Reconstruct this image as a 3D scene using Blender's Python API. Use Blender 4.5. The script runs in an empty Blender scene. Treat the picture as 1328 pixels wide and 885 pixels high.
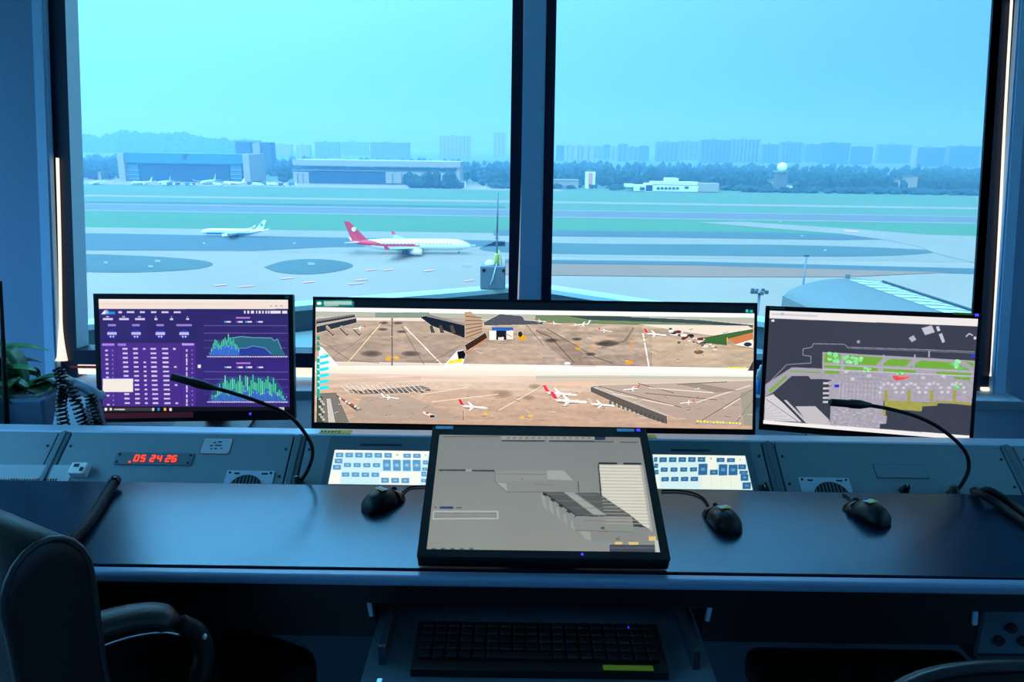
import bpy, bmesh, math, random
import numpy as np
from mathutils import Vector, Matrix
random.seed(7)
PI = math.pi
sc = bpy.context.scene
COL = sc.collection
R = math.radians

# ------------------------------------------------------------------ camera
PITCH, ROLL, FPX, EYE = R(14.7), .0145, 960.0, Vector((0, 0, 1.5))
fw = Vector((0, math.cos(PITCH), -math.sin(PITCH)))
_r, _u = Vector((1, 0, 0)), Vector((0, math.sin(PITCH), math.cos(PITCH)))
cr = _r * math.cos(ROLL) + _u * math.sin(ROLL)
cu = _u * math.cos(ROLL) - _r * math.sin(ROLL)
cam = bpy.data.cameras.new('camera'); camo = bpy.data.objects.new('camera', cam); COL.objects.link(camo)
cam.sensor_width = 36; cam.lens = 36 * FPX / 1328; cam.clip_start = .05; cam.clip_end = 20000
camo.matrix_world = Matrix(((cr.x, cu.x, -fw.x, EYE.x), (cr.y, cu.y, -fw.y, EYE.y), (cr.z, cu.z, -fw.z, EYE.z), (0, 0, 0, 1)))
sc.camera = camo

def ray(px, py): return fw + cr * ((px - 664) / FPX) + cu * ((442.5 - py) / FPX)
def at_z(px, py, z):
    d = ray(px, py); return EYE + d * ((z - EYE.z) / d.z)
def at_y(px, py, y):
    d = ray(px, py); return EYE + d * (y / d.y)
LEAN = math.tan(R(10)); WY, WZ = 2.60, .766        # the glazing leans out 10 degrees from its bottom rail
def at_win(px, py, off=0.0):                        # point of the leaning window plane (moved outward by off)
    d = ray(px, py); s = (WY + off + (EYE.z - WZ) * LEAN) / (d.y - d.z * LEAN); return EYE + d * s
def wx(px, py): return at_win(px, py).x

# ------------------------------------------------------------------ materials
def lin(c):
    if isinstance(c, str):
        c = tuple(int(c[i:i + 2], 16) for i in (1, 3, 5))
    return tuple(((v / 255) / 12.92 if v / 255 <= .04045 else ((v / 255 + .055) / 1.055) ** 2.4) for v in c)
def mat(name, c, rough=.5, spec=.5, metal=0.0, vary=.12, scale=30.0, bump=0.0, emit=None, coat=0.0):
    m = bpy.data.materials.new(name); m.use_nodes = True
    nt = m.node_tree; b = nt.nodes['Principled BSDF']
    col = lin(c)
    b.inputs['Roughness'].default_value = rough; b.inputs['Metallic'].default_value = metal
    b.inputs['Specular IOR Level'].default_value = spec; b.inputs['Coat Weight'].default_value = coat; b.inputs['Coat Roughness'].default_value = rough
    tc = nt.nodes.new('ShaderNodeTexCoord'); nz = nt.nodes.new('ShaderNodeTexNoise')
    nz.inputs['Scale'].default_value = scale; nz.inputs['Detail'].default_value = 4
    nt.links.new(tc.outputs['Object'], nz.inputs['Vector'])
    mx = nt.nodes.new('ShaderNodeMix'); mx.data_type = 'RGBA'
    mx.inputs[6].default_value = (*[v * (1 - vary) for v in col], 1); mx.inputs[7].default_value = (*[min(1, v * (1 + vary)) for v in col], 1)
    nt.links.new(nz.outputs['Fac'], mx.inputs[0]); nt.links.new(mx.outputs[2], b.inputs['Base Color'])
    if bump:
        bp = nt.nodes.new('ShaderNodeBump'); bp.inputs['Strength'].default_value = bump; bp.inputs['Distance'].default_value = .002
        nt.links.new(nz.outputs['Fac'], bp.inputs['Height']); nt.links.new(bp.outputs[0], b.inputs['Normal'])
    if emit:
        b.inputs['Emission Color'].default_value = (*lin(emit[0]), 1); b.inputs['Emission Strength'].default_value = emit[1]
    return m
def screen_mat(name, strength):
    m = bpy.data.materials.new(name); m.use_nodes = True; nt = m.node_tree; b = nt.nodes['Principled BSDF']
    b.inputs['Base Color'].default_value = (.006, .007, .009, 1); b.inputs['Roughness'].default_value = .4; b.inputs['Specular IOR Level'].default_value = .25
    a = nt.nodes.new('ShaderNodeAttribute'); a.attribute_name = 'picture'
    nt.links.new(a.outputs['Color'], b.inputs['Emission Color']); b.inputs['Emission Strength'].default_value = strength
    return m
M = {}
def build_mats():
    M['desk'] = mat('desk laminate', (12, 28, 46), .23, 1.0, vary=.06, scale=160, bump=.03)
    M['edge'] = mat('desk edge band', (120, 150, 180), .3, .6, vary=.05)
    M['panel'] = mat('console panel enamel', (112, 138, 146), .45, .5, vary=.05, scale=60, bump=.03)
    M['panel_frame'] = mat('console panel rib', (82, 112, 120), .4, .5, vary=.05)
    M['lip'] = mat('console lip metal', (185, 210, 228), .3, .6, metal=.3, vary=.04)
    M['black'] = mat('black plastic', (14, 15, 17), .45, .4, vary=.15)
    M['bezel'] = mat('monitor bezel', (13, 14, 17), .38, .4, vary=.1)
    M['gloss'] = mat('glossy black plastic', (9, 10, 12), .2, .5, vary=.1)
    M['rubber'] = mat('black rubber', (6, 7, 8), .65, .3, vary=.15)
    M['shelf'] = mat('dark shelf', (38, 56, 74), .6, .25, vary=.12)
    M['under'] = mat('dark kick panel', (84, 104, 116), .6, .3, vary=.1)
    M['tray'] = mat('tray metal', (82, 106, 120), .5, .4, vary=.08)
    M['steel'] = mat('brushed steel', (70, 80, 86), .35, .5, metal=.6, vary=.06)
    M['leather'] = mat('black leather', (10, 11, 13), .42, .5, vary=.15, scale=220, bump=.35)
    M['piping'] = mat('leather piping', (30, 32, 36), .35, .6, vary=.1)
    M['chrome'] = mat('chrome', (190, 195, 200), .15, .5, metal=1, vary=.03)
    M['wall'] = mat('painted wall', (128, 152, 178), .75, .25, vary=.03, scale=8)
    M['floor'] = mat('floor carpet', (125, 134, 142), .9, .1, vary=.15, scale=60)
    M['ceil'] = mat('ceiling board', (195, 200, 205), .85, .2, vary=.03)
    M['frame'] = mat('dark window frame', (10, 24, 54), .45, .4, vary=.06)
    M['mullion'] = mat('blue grey mullion plate', (165, 200, 228), .5, .4, vary=.05)
    M['reveal'] = mat('pale reveal', (242, 246, 250), .5, .4, vary=.03)
    M['sillm'] = mat('sill slab', (150, 165, 180), .5, .4, vary=.05)
    M['strip'] = mat('daylight leak glow', (240, 235, 215), .4, .3, vary=.02, emit=((255, 240, 214), 1.0))  # emissive stand-in for daylight at the blind edges, not a lamp
    M['stripd'] = mat('dim daylight leak glow', (225, 220, 205), .4, .3, vary=.02, emit=((225, 215, 195), .38))  # weaker daylight glow for the gap at the central mullion
    M['white'] = mat('white paint', (228, 230, 230), .5, .4, vary=.04)
    M['paper'] = mat('paper', (170, 185, 190), .7, .3, vary=.06)
    M['yellow'] = mat('yellow tape', (205, 190, 40), .5, .4, vary=.1)
    M['red'] = mat('red print', (200, 40, 60), .5, .4, vary=.06)
    M['redtape'] = mat('dark red tape', (225, 70, 78), .6, .3, vary=.1)
    M['teal'] = mat('teal label', (30, 130, 125), .5, .4, vary=.06)
    M['ink'] = mat('dark ink', (30, 40, 50), .6, .3, vary=.05)
    M['grey_label'] = mat('pale label', (150, 190, 215), .5, .4, vary=.08)
    M['blue_led'] = mat('blue led', (40, 40, 255), .3, .4, vary=.02, emit=((60, 50, 255), 2.2))
    M['red_led'] = mat('red led digits', (255, 60, 40), .3, .4, vary=.02, emit=((255, 62, 38), 1.6))
    M['leaf'] = mat('dark green leaf', (34, 96, 44), .4, .5, vary=.35, scale=25)
    M['leaf2'] = mat('mid green leaf', (60, 130, 62), .4, .5, vary=.3, scale=25)
    M['soil'] = mat('potting grit', (110, 118, 120), .9, .2, vary=.4, scale=200)
    M['planter'] = mat('slate planter', (90, 120, 145), .6, .3, vary=.06)
    M['phone'] = mat('grey phone plastic', (165, 185, 200), .3, .6, vary=.06)
    # outdoors
    M['apron'] = mat('apron concrete', (150, 126, 110), .85, .2, vary=.16, scale=.02)
    M['taxi'] = mat('taxiway concrete', (144, 123, 109), .85, .2, vary=.13, scale=.03)
    M['runway'] = mat('runway asphalt', (103, 96, 98), .85, .2, vary=.08, scale=.02)
    M['asphalt'] = mat('shoulder asphalt', (76, 86, 87), .85, .2, vary=.12, scale=.03)
    M['grass'] = mat('airfield grass', (82, 112, 80), .95, .1, vary=.10, scale=.012)
    M['grass2'] = mat('far airfield grass', (92, 113, 87), .95, .1, vary=.12, scale=.01)
    M['island'] = mat('dull infield turf', (82, 93, 90), .95, .1, vary=.24, scale=.03)
    M['drygrass'] = mat('dry infield turf', (146, 103, 83), .95, .1, vary=.12, scale=.03)
    M['mark'] = mat('white paint marking', (180, 182, 180), .8, .2, vary=.04)
    M['pinkmark'] = mat('red guard marking', (235, 140, 130), .8, .2, vary=.15, scale=1)
    M['plane_white'] = mat('airliner white', (242, 243, 243), .35, .5, vary=.01)
    M['plane_red'] = mat('airliner red', (225, 25, 50), .4, .5, vary=.02)
    M['plane_blue'] = mat('airliner blue', (60, 170, 255), .4, .5, vary=.02)
    M['plane_grey'] = mat('airliner grey', (150, 158, 164), .4, .5, vary=.03)
    M['tyre'] = mat('tyre', (24, 26, 28), .8, .2)
    M['hang_blue'] = mat('hangar blue sheet', (54, 117, 137), .6, .3, vary=.04, scale=.1)
    M['hang_door'] = mat('hangar door', (30, 59, 84), .6, .3, vary=.08, scale=.1)
    M['hang_white'] = mat('hangar white', (165, 156, 143), .6, .3, vary=.04, scale=.1)
    M['bld'] = mat('pale render', (165, 151, 136), .8, .2, vary=.06, scale=.1)
    M['bld2'] = mat('grey render', (109, 110, 106), .8, .2, vary=.08, scale=.1)
    M['bld3'] = mat('slate render', (68, 75, 78), .8, .2, vary=.08, scale=.1)
    M['bwin'] = mat('building windows', (37, 53, 69), .3, .5, vary=.1)
    M['tree'] = mat('tree leaves', (36, 62, 46), .95, .1, vary=.4, scale=.08)
    M['dome'] = mat('radome white', (245, 248, 248), .4, .4, vary=.02)
    M['roofgrey'] = mat('curved metal roof', (95, 97, 94), .55, .4, vary=.06, scale=.2)
    M['ribwhite'] = mat('white roof light', (175, 179, 181), .6, .3, vary=.06, scale=.5)
    M['steelpole'] = mat('galvanised pole', (110, 122, 130), .5, .4, vary=.05)
    M['boxgrey'] = mat('grey cabinet paint', (106, 118, 126), .55, .4, vary=.08)
    M['rail'] = mat('white parapet coping', (186, 190, 184), .5, .4, vary=.04)
    M['deck'] = mat('terrace concrete', (128, 136, 128), .85, .2, vary=.06, scale=6)
    M['insul'] = mat('pale yellow plastic', (176, 172, 96), .5, .4, vary=.06)
    M['railg'] = mat('grey parapet side', (90, 106, 114), .6, .3, vary=.06)
build_mats()
M['desk'].node_tree.nodes['Principled BSDF'].inputs['Specular Tint'].default_value = (.42, .78, 1, 1)

# ------------------------------------------------------------------ mesh building
class MB:
    """collects shapes, then links them as one mesh object"""
    def __init__(s): s.bm = bmesh.new(); s.mats = []; s.slot = 0
    def use(s, m):
        if m not in s.mats: s.mats.append(m)
        s.slot = s.mats.index(m); return s
    def _tagf(s, faces, smooth=False):
        for f in faces: f.material_index = s.slot; f.smooth = smooth
    def box(s, c, size, rot=None, bev=0.0, seg=2):
        mtx = Matrix.Translation(Vector(c)) @ (rot.to_4x4() if rot is not None else Matrix()) @ Matrix.Diagonal((*size, 1))
        r = bmesh.ops.create_cube(s.bm, size=1, matrix=mtx); vs = r['verts']
        fs = list({f for v in vs for f in v.link_faces}); s._tagf(fs)
        if bev:
            es = list({e for v in vs for e in v.link_edges})
            rr = bmesh.ops.bevel(s.bm, geom=es, offset=bev, segments=seg, affect='EDGES', profile=.5)
            for f in rr['faces']: f.material_index = s.slot
        return s
    def poly(s, pts, smooth=False):
        vs = [s.bm.verts.new(p) for p in pts]; f = s.bm.faces.new(vs); s._tagf([f], smooth); return s
    def prism(s, pts, vec, smooth=False):
        """extrude a planar polygon by vec"""
        vec = Vector(vec); a = [s.bm.verts.new(p) for p in pts]; b = [s.bm.verts.new(Vector(p) + vec) for p in pts]
        n = len(a); fs = [s.bm.faces.new(a[::-1]), s.bm.faces.new(b)]
        sd = [s.bm.faces.new((a[i], a[(i + 1) % n], b[(i + 1) % n], b[i])) for i in range(n)]
        s._tagf(fs); s._tagf(sd, smooth); return s
    def loft(s, rings, cap=True, smooth=True, closed=True):
        vr = [[s.bm.verts.new(p) for p in r] for r in rings]; n = len(vr[0]); fs = []
        for a, b in zip(vr, vr[1:]):
            for i in range(n if closed else n - 1):
                fs.append(s.bm.faces.new((a[i], a[(i + 1) % n], b[(i + 1) % n], b[i])))
        s._tagf(fs, smooth)
        if cap and closed: s._tagf([s.bm.faces.new(vr[0][::-1]), s.bm.faces.new(vr[-1])], False)
        return s
    def tube(s, path, r, n=10, cap=True):
        path = [Vector(p) for p in path]; rs = r if isinstance(r, (list, tuple)) else [r] * len(path); rings = []
        up = Vector((0, 0, 1)); t0 = (path[1] - path[0]).normalized()
        if abs(t0.dot(up)) > .95: up = Vector((1, 0, 0))
        x = t0.cross(up).normalized()
        for i, p in enumerate(path):
            t = (path[min(i + 1, len(path) - 1)] - path[max(i - 1, 0)]).normalized()
            x = (x - t * x.dot(t)).normalized(); y = t.cross(x)
            rings.append([p + (x * math.cos(2 * PI * k / n) + y * math.sin(2 * PI * k / n)) * rs[i] for k in range(n)])
        return s.loft(rings, cap)
    def lathe(s, prof, c=(0, 0, 0), axis='z', n=24):
        c = Vector(c); rings = []
        for r, h in prof:
            ring = []
            for k in range(n):
                a = 2 * PI * k / n; v = Vector((r * math.cos(a), r * math.sin(a), h))
                if axis == 'x': v = Vector((v.z, v.x, v.y))
                if axis == 'y': v = Vector((v.x, -v.z, v.y)) if False else Vector((v.y, v.z, v.x))
                ring.append(c + v)
            rings.append(ring)
        return s.loft(rings)
    def ball(s, c, r, sub=2, sc=(1, 1, 1)):
        q = bmesh.ops.create_icosphere(s.bm, subdivisions=sub, radius=r, matrix=Matrix.Translation(Vector(c)) @ Matrix.Diagonal((*sc, 1)))
        s._tagf({f for v in q['verts'] for f in v.link_faces}, True); return s
    def xf(s, m): bmesh.ops.transform(s.bm, matrix=m, verts=s.bm.verts); return s
    def obj(s, name, m=None, parent=None, loc=None, rot=None, recalc=True):
        if recalc: bmesh.ops.recalc_face_normals(s.bm, faces=s.bm.faces)
        me = bpy.data.meshes.new(name); s.bm.to_mesh(me); s.bm.free()
        for x in (s.mats or [m]): me.materials.append(x)
        o = bpy.data.objects.new(name, me); COL.objects.link(o)
        if parent is not None: o.parent = parent
        if loc is not None: o.location = loc
        if rot is not None: o.rotation_euler = rot
        return o
def curve_pts(pts, n=40):
    """Catmull-Rom through points"""
    P = [Vector(p) for p in pts]; P = [P[0] * 2 - P[1]] + P + [P[-1] * 2 - P[-2]]; out = []; segs = len(P) - 3
    for i in range(segs):
        a, b, c, d = P[i:i + 4]; k = max(2, n // segs)
        for j in range(k):
            t = j / k; out.append(.5 * ((2 * b) + (c - a) * t + (2 * a - 5 * b + 4 * c - d) * t * t + (3 * b - a - 3 * c + d) * t ** 3))
    out.append(P[-2]); return out
def tag(o, label=None, cat=None, group=None, kind=None):
    for k, v in (('label', label), ('category', cat), ('group', group), ('kind', kind)):
        if v: o[k] = v
    return o
def thing(name, label, cat, loc=(0, 0, 0), rz=0.0, group=None):
    o = bpy.data.objects.new(name, None); COL.objects.link(o); o.location = loc; o.rotation_euler = (0, 0, rz); o.empty_display_size = .1
    return tag(o, label, cat, group)
def dup(root, loc, rz, label=None):
    r = root.copy(); COL.objects.link(r); r.location = loc; r.rotation_euler = (0, 0, rz)
    if label: r['label'] = label
    for ch in root.children:
        c = ch.copy(); COL.objects.link(c); c.parent = r
        for g in ch.children:
            d = g.copy(); COL.objects.link(d); d.parent = c
    return r
def struct(o, kind='structure'): o['kind'] = kind; return o

# ------------------------------------------------------------------ pictures shown on the screens (painted into a face grid)
class Pic:
    def __init__(s, quad, W, H, bg):
        s.W, s.H = W, H; s.a = np.zeros((H, W, 3)); s.a[:] = s.c(bg); s.o = (0, 0, 1.0)
        src = [(0, 0), (W, 0), (W, H), (0, H)]; A = []; b = []
        for (x, y), (X, Y) in zip(quad, src):
            A.append([x, y, 1, 0, 0, 0, -X * x, -X * y]); b.append(X); A.append([0, 0, 0, x, y, 1, -Y * x, -Y * y]); b.append(Y)
        s.h = np.append(np.linalg.solve(np.array(A, float), np.array(b, float)), 1).reshape(3, 3)
        s.rng = np.random.default_rng(5)
    def c(s, c):
        if isinstance(c, str): c = [int(c[i:i + 2], 16) for i in (1, 3, 5)]
        return np.array(c, float) / 255
    def frame(s, x, y, k): s.o = (x, y, k)
    def m(s, p):
        x, y = s.o[0] + p[0] / s.o[2], s.o[1] + p[1] / s.o[2]; v = s.h @ np.array([x, y, 1.0]); return v[0] / v[2], v[1] / v[2]
    def _put(s, x0, y0, mask, c, a):
        h, w = mask.shape; v = s.a[y0:y0 + h, x0:x0 + w]; k = (mask * a)[..., None]; v[:] = v * (1 - k) + s.c(c) * k
    def poly(s, pts, c, a=1.0):
        P = np.array([s.m(p) for p in pts]); s._raw(P, c, a)
    def _raw(s, P, c, a=1.0):
        x0, y0 = np.floor(P.min(0)).astype(int); x1, y1 = np.ceil(P.max(0)).astype(int) + 1
        x0, y0 = max(0, x0), max(0, y0); x1, y1 = min(s.W, x1), min(s.H, y1)
        if x1 <= x0 or y1 <= y0: return
        acc = np.zeros((y1 - y0, x1 - x0)); SS = ((.25, .25), (.75, .25), (.25, .75), (.75, .75))
        for ox, oy in SS:
            X, Y = np.meshgrid(np.arange(x0, x1) + ox, np.arange(y0, y1) + oy); ins = np.zeros(X.shape, bool); j = len(P) - 1
            for i in range(len(P)):
                (xi, yi), (xj, yj) = P[i], P[j]; cond = ((yi > Y) != (yj > Y))
                ins ^= cond & (X < (xj - xi) * (Y - yi) / ((yj - yi) if yj != yi else 1e-9) + xi); j = i
            acc += ins
        s._put(x0, y0, acc / 4, c, a)
    def rect(s, x0, y0, x1, y1, c, a=1.0): s.poly([(x0, y0), (x1, y0), (x1, y1), (x0, y1)], c, a)
    def ell(s, cx, cy, rx, ry, c, a=1.0, soft=False):
        for k in ((1, .8, .6, .4) if soft else (1,)):
            s.poly([(cx + rx * k * math.cos(t), cy + ry * k * math.sin(t)) for t in np.linspace(0, 2 * PI, 20, endpoint=False)], c, a / (3 if soft else 1))
    def line(s, pts, w, c, a=1.0):
        for p, q in zip(pts, pts[1:]):
            p, q = np.array(p, float), np.array(q, float); d = q - p; L = np.hypot(*d)
            if L == 0: continue
            n = np.array([-d[1], d[0]]) / L * w / 2; s.poly([p + n, q + n, q - n, p - n], c, a)
    def noise(s, amt, sx, sy, x0=0, y0=0, x1=None, y1=None):
        x1, y1 = x1 or s.W, y1 or s.H; h, w = y1 - y0, x1 - x0
        g = s.rng.random((h // sy + 3, w // sx + 3)); yi, xi = np.arange(h) / sy, np.arange(w) / sx
        a, b = yi.astype(int), xi.astype(int); fy, fx = (yi - a)[:, None], (xi - b)[None, :]
        v = (g[a][:, b] * (1 - fx) + g[a][:, b + 1] * fx) * (1 - fy) + (g[a + 1][:, b] * (1 - fx) + g[a + 1][:, b + 1] * fx) * fy
        s.a[y0:y1, x0:x1] *= (1 + amt * (v - .5))[..., None]
    def vgrad(s, y0, y1, c0, c1):
        y0, y1 = int(y0 * s.H), int(y1 * s.H); t = np.linspace(0, 1, y1 - y0)[:, None, None]; s.a[y0:y1] = s.c(c0) * (1 - t) + s.c(c1) * t
    def plane(s, x, y, L, flip=1, tail='#d8304a', body='#f4f0ea', tilt=.08):
        """a small parked airliner seen from above and aside"""
        f = flip
        s.ell(x, y + L * .09, L * .4, L * .05, '#6a5c54', .45)
        s.poly([(x - f * L * .5, y - L * .02), (x + f * L * .42, y + L * tilt - L * .02), (x + f * L * .5, y + L * (tilt + .03)), (x + f * L * .42, y + L * (tilt + .06)), (x - f * L * .4, y + L * .06)], body)
        s.poly([(x - f * L * .02, y + L * .02), (x - f * L * .2, y - L * .14), (x - f * L * .26, y - L * .14), (x - f * L * .16, y + L * .03)], body)
        s.poly([(x + f * L * .05, y + L * .05), (x - f * L * .16, y + L * .2), (x - f * L * .22, y + L * .2), (x - f * L * .14, y + L * .05)], '#d8d4d0')
        s.poly([(x - f * L * .5, y - L * .02), (x - f * L * .6, y - L * .22), (x - f * L * .5, y - L * .22), (x - f * L * .36, y)], tail)
    def grid(s, w, h, name, strength_mat, parent=None, mtx=None):
        W, H = s.W, s.H; xs = np.linspace(-w / 2, w / 2, W + 1); zs = np.linspace(h / 2, -h / 2, H + 1)
        X, Z = np.meshgrid(xs, zs); co = np.stack([X, np.zeros_like(X), Z], -1).reshape(-1, 3)
        i = np.arange(H * (W + 1)).reshape(H, W + 1)[:, :W].ravel()
        q = np.stack([i, i + W + 1, i + W + 2, i + 1], -1)
        me = bpy.data.meshes.new(name); me.vertices.add(len(co)); me.vertices.foreach_set('co', co.ravel())
        me.loops.add(q.size); me.loops.foreach_set('vertex_index', q.ravel().astype(np.int32))
        me.polygons.add(len(q)); me.polygons.foreach_set('loop_start', (np.arange(len(q)) * 4).astype(np.int32)); me.update(calc_edges=True)
        px = np.clip(s.a, 0, 1); L = np.where(px <= .04045, px / 12.92, ((px + .055) / 1.055) ** 2.4)
        at = me.attributes.new('picture', 'FLOAT_COLOR', 'FACE'); at.data.foreach_set('color', np.concatenate([L, np.ones((H, W, 1))], -1).ravel().astype(np.float32))
        me.materials.append(strength_mat); o = bpy.data.objects.new(name, me); COL.objects.link(o)
        if parent is not None: o.parent = parent
        if mtx is not None: o.matrix_local = mtx
        return o
#PART2
# ------------------------------------------------------------------ the room
def lean_prism(mb, x0, x1, z0, z1, o0, o1):
    """upright bar that leans with the glazing: plan x0..x1, offsets o0..o1 from the window plane"""
    y = lambda z, o: WY + o + (z - WZ) * LEAN
    pts = [(x0, y(z0, o0), z0), (x0, y(z0, o1), z0), (x0, y(z1, o1), z1), (x0, y(z1, o0), z1)]
    return mb.prism(pts, (x1 - x0, 0, 0))
ZB, ZT, ZC = .60, 3.0, 3.0
XL0, XL1, XL2, XLg = wx(51, 100), wx(67, 100), wx(87.5, 100), at_win(104, 100, .05).x
XC0, XC1, XC2, XC3 = wx(662, 190), wx(676.5, 190), wx(705, 190), wx(718.5, 190)
XR3, XR2, XR1, XRg = wx(1325, 100), wx(1308, 100), wx(1293, 100), at_win(1284, 100, .05).x
def build_room():
    struct(MB().box((0, .3, -.05), (6.6, 6.4, .1)).obj('floor', M['floor']))
    struct(MB().box((0, .3, 3.06), (6.6, 6.4, .1)).obj('ceiling', M['ceil']))
    for (nm, x, wn) in (('wall_left', -3.25, 'window_3'), ('wall_right', 3.25, 'window_4')):     # the cab is glazed on its sides too
        q = MB().box((x, .2, .45), (.1, 6.0, .9)).box((x, .2, 2.93), (.1, 6.0, .16))
        for y in (-2.72, -.9, .8, 2.62): q.box((x, y, 1.88), (.1, .16 if abs(y) < 2 else .3, 1.96))
        o = struct(q.obj(nm, M['wall'])); f = MB()
        for y in (-1.75, -.05, 1.67): f.box((x, y, .92), (.06, 1.5, .04)).box((x, y, 2.83), (.06, 1.5, .04))
        f = struct(f.obj(wn, M['frame'])); MB().box((x, -.05, 1.88), (.008, 5.0, 1.9)).obj('pane', GLASS, f)
    struct(MB().box((0, -2.75, 1.5), (6.4, .1, 3.0)).obj('wall_back', M['wall']))
    w = MB().use(M['wall'])
    lean_prism(w, -3.2, XL0, 0, 3.02, .0, .06); lean_prism(w, XR3, 3.2, 0, 3.02, .0, .06)
    w.box(((XL0 + XR3) / 2, 2.66, .30), (XR3 - XL0, .1, .60)); lean_prism(w, XL0, XR3, 2.9, 3.02, .0, .18)
    struct(w.obj('wall_front'))
    # mullion covers
    def mullion(name, f0, f1, d0, d1):
        m = MB(); lean_prism(m, d0, d1, ZB, 2.9, .0, .06); o = struct(m.obj(name, M['frame']))
        p = MB(); lean_prism(p, f0, f1, ZB, 2.9, -.035, .0); bmesh.ops.bevel(p.bm, geom=list(p.bm.edges), offset=.006, segments=2, affect='EDGES'); p.obj('cover_plate', M['mullion'], o); return o
    mullion('trim_1', XL0, XL1, XL0, XL2); mullion('trim_2', XC1, XC2, XC0, XC3); mullion('trim_3', XR2, XR3, XR1, XR3)
    def window(name, xa, xb, ra=None, rb=None):
        f = MB(); z0, z1 = .714, .766
        lean_prism(f, xa, xb, z0, z1, -.02, .06); lean_prism(f, xa, xb, 2.84, 2.9, 0, .06)
        o = struct(f.obj(name, M['frame']))
        g = MB(); lean_prism(g, xa, xb, z1, 2.84, .052, .058); g.obj('pane', GLASS, o)
        for k in (ra, rb):
            if not k: continue
            y = lambda z, q: WY + q + (z - WZ) * LEAN
            r = MB(); r.prism([(k[0], y(z1, .0), z1), (k[1], y(z1, .05), z1), (k[0], y(z1, .05), z1)], (0, (2.84 - z1) * LEAN, 2.84 - z1)); r.obj('reveal', M['reveal'], o)
        return o
    window('window_1', XL2, XC0, (XL2, XLg), None); window('window_2', XC3, XR1, None, (XR1, XRg))
    s = MB().box(((wx(58, 490) + wx(1303, 507)) / 2, 2.545, .63), (wx(1303, 507) - wx(58, 490), .15, .06), bev=.004); struct(s.obj('sill', M['sillm']))
    # emissive strips stand in for daylight leaking beside mullions and under the left rail
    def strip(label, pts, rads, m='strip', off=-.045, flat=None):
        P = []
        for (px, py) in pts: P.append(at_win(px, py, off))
        o = MB().tube(curve_pts(P, 30), rads if not isinstance(rads, tuple) else [rads[0] + (rads[1] - rads[0]) * max(0, (i / 30 - .75) * 4) ** 2 for i in range(len(curve_pts(P, 30)))], 8).obj('daylight_leak', M[m])
        tag(o, label, 'light', 'strips of leaking daylight along the window mullions'); return o
    strip('bright thin upright strip of leaking daylight beside the left window, flaring at its foot', [(74.5, 205), (77, 300), (78.5, 390), (79.5, 468)], (.0055, .022), off=-.012)
    strip('dim hair-thin upright strip of leaking daylight on the central mullion', [(680.2, 0), (677.5, 200), (675, 300), (672, 388), (670.5, 450)], .0028, 'stripd', off=-.01)
    strip('bright thin upright strip of leaking daylight beside the right window', [(1312, 0), (1303.5, 150), (1295, 320), (1287, 462), (1286, 488)], (.0045, .011), off=-.012)
    o = MB().box(((wx(93, 480) + wx(430, 484)) / 2, 2.60, .688), (wx(430, 484) - wx(93, 480), .02, .036), bev=.004).obj('daylight_leak', M['strip'])
    tag(o, 'wide cream strip of leaking daylight along the sill under the left window', 'light', 'strips of leaking daylight along the window mullions')
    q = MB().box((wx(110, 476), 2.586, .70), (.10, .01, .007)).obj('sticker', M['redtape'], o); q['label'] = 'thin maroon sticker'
    o = MB().box((wx(1287, 491), 2.585, .668), (.085, .03, .012), bev=.003).obj('daylight_leak', M['strip'])
    tag(o, 'short cream strip of leaking daylight on the sill at the right window corner', 'light', 'strips of leaking daylight along the window mullions')

GLASS = bpy.data.materials.new('window glass'); GLASS.use_nodes = True
_nt = GLASS.node_tree; _nt.nodes.remove(_nt.nodes['Principled BSDF']); _t = _nt.nodes.new('ShaderNodeBsdfTransparent')
_t.inputs['Color'].default_value = (.91, .97, 1, 1); _nt.links.new(_t.outputs[0], _nt.nodes['Material Output'].inputs['Surface'])
build_room()

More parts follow.
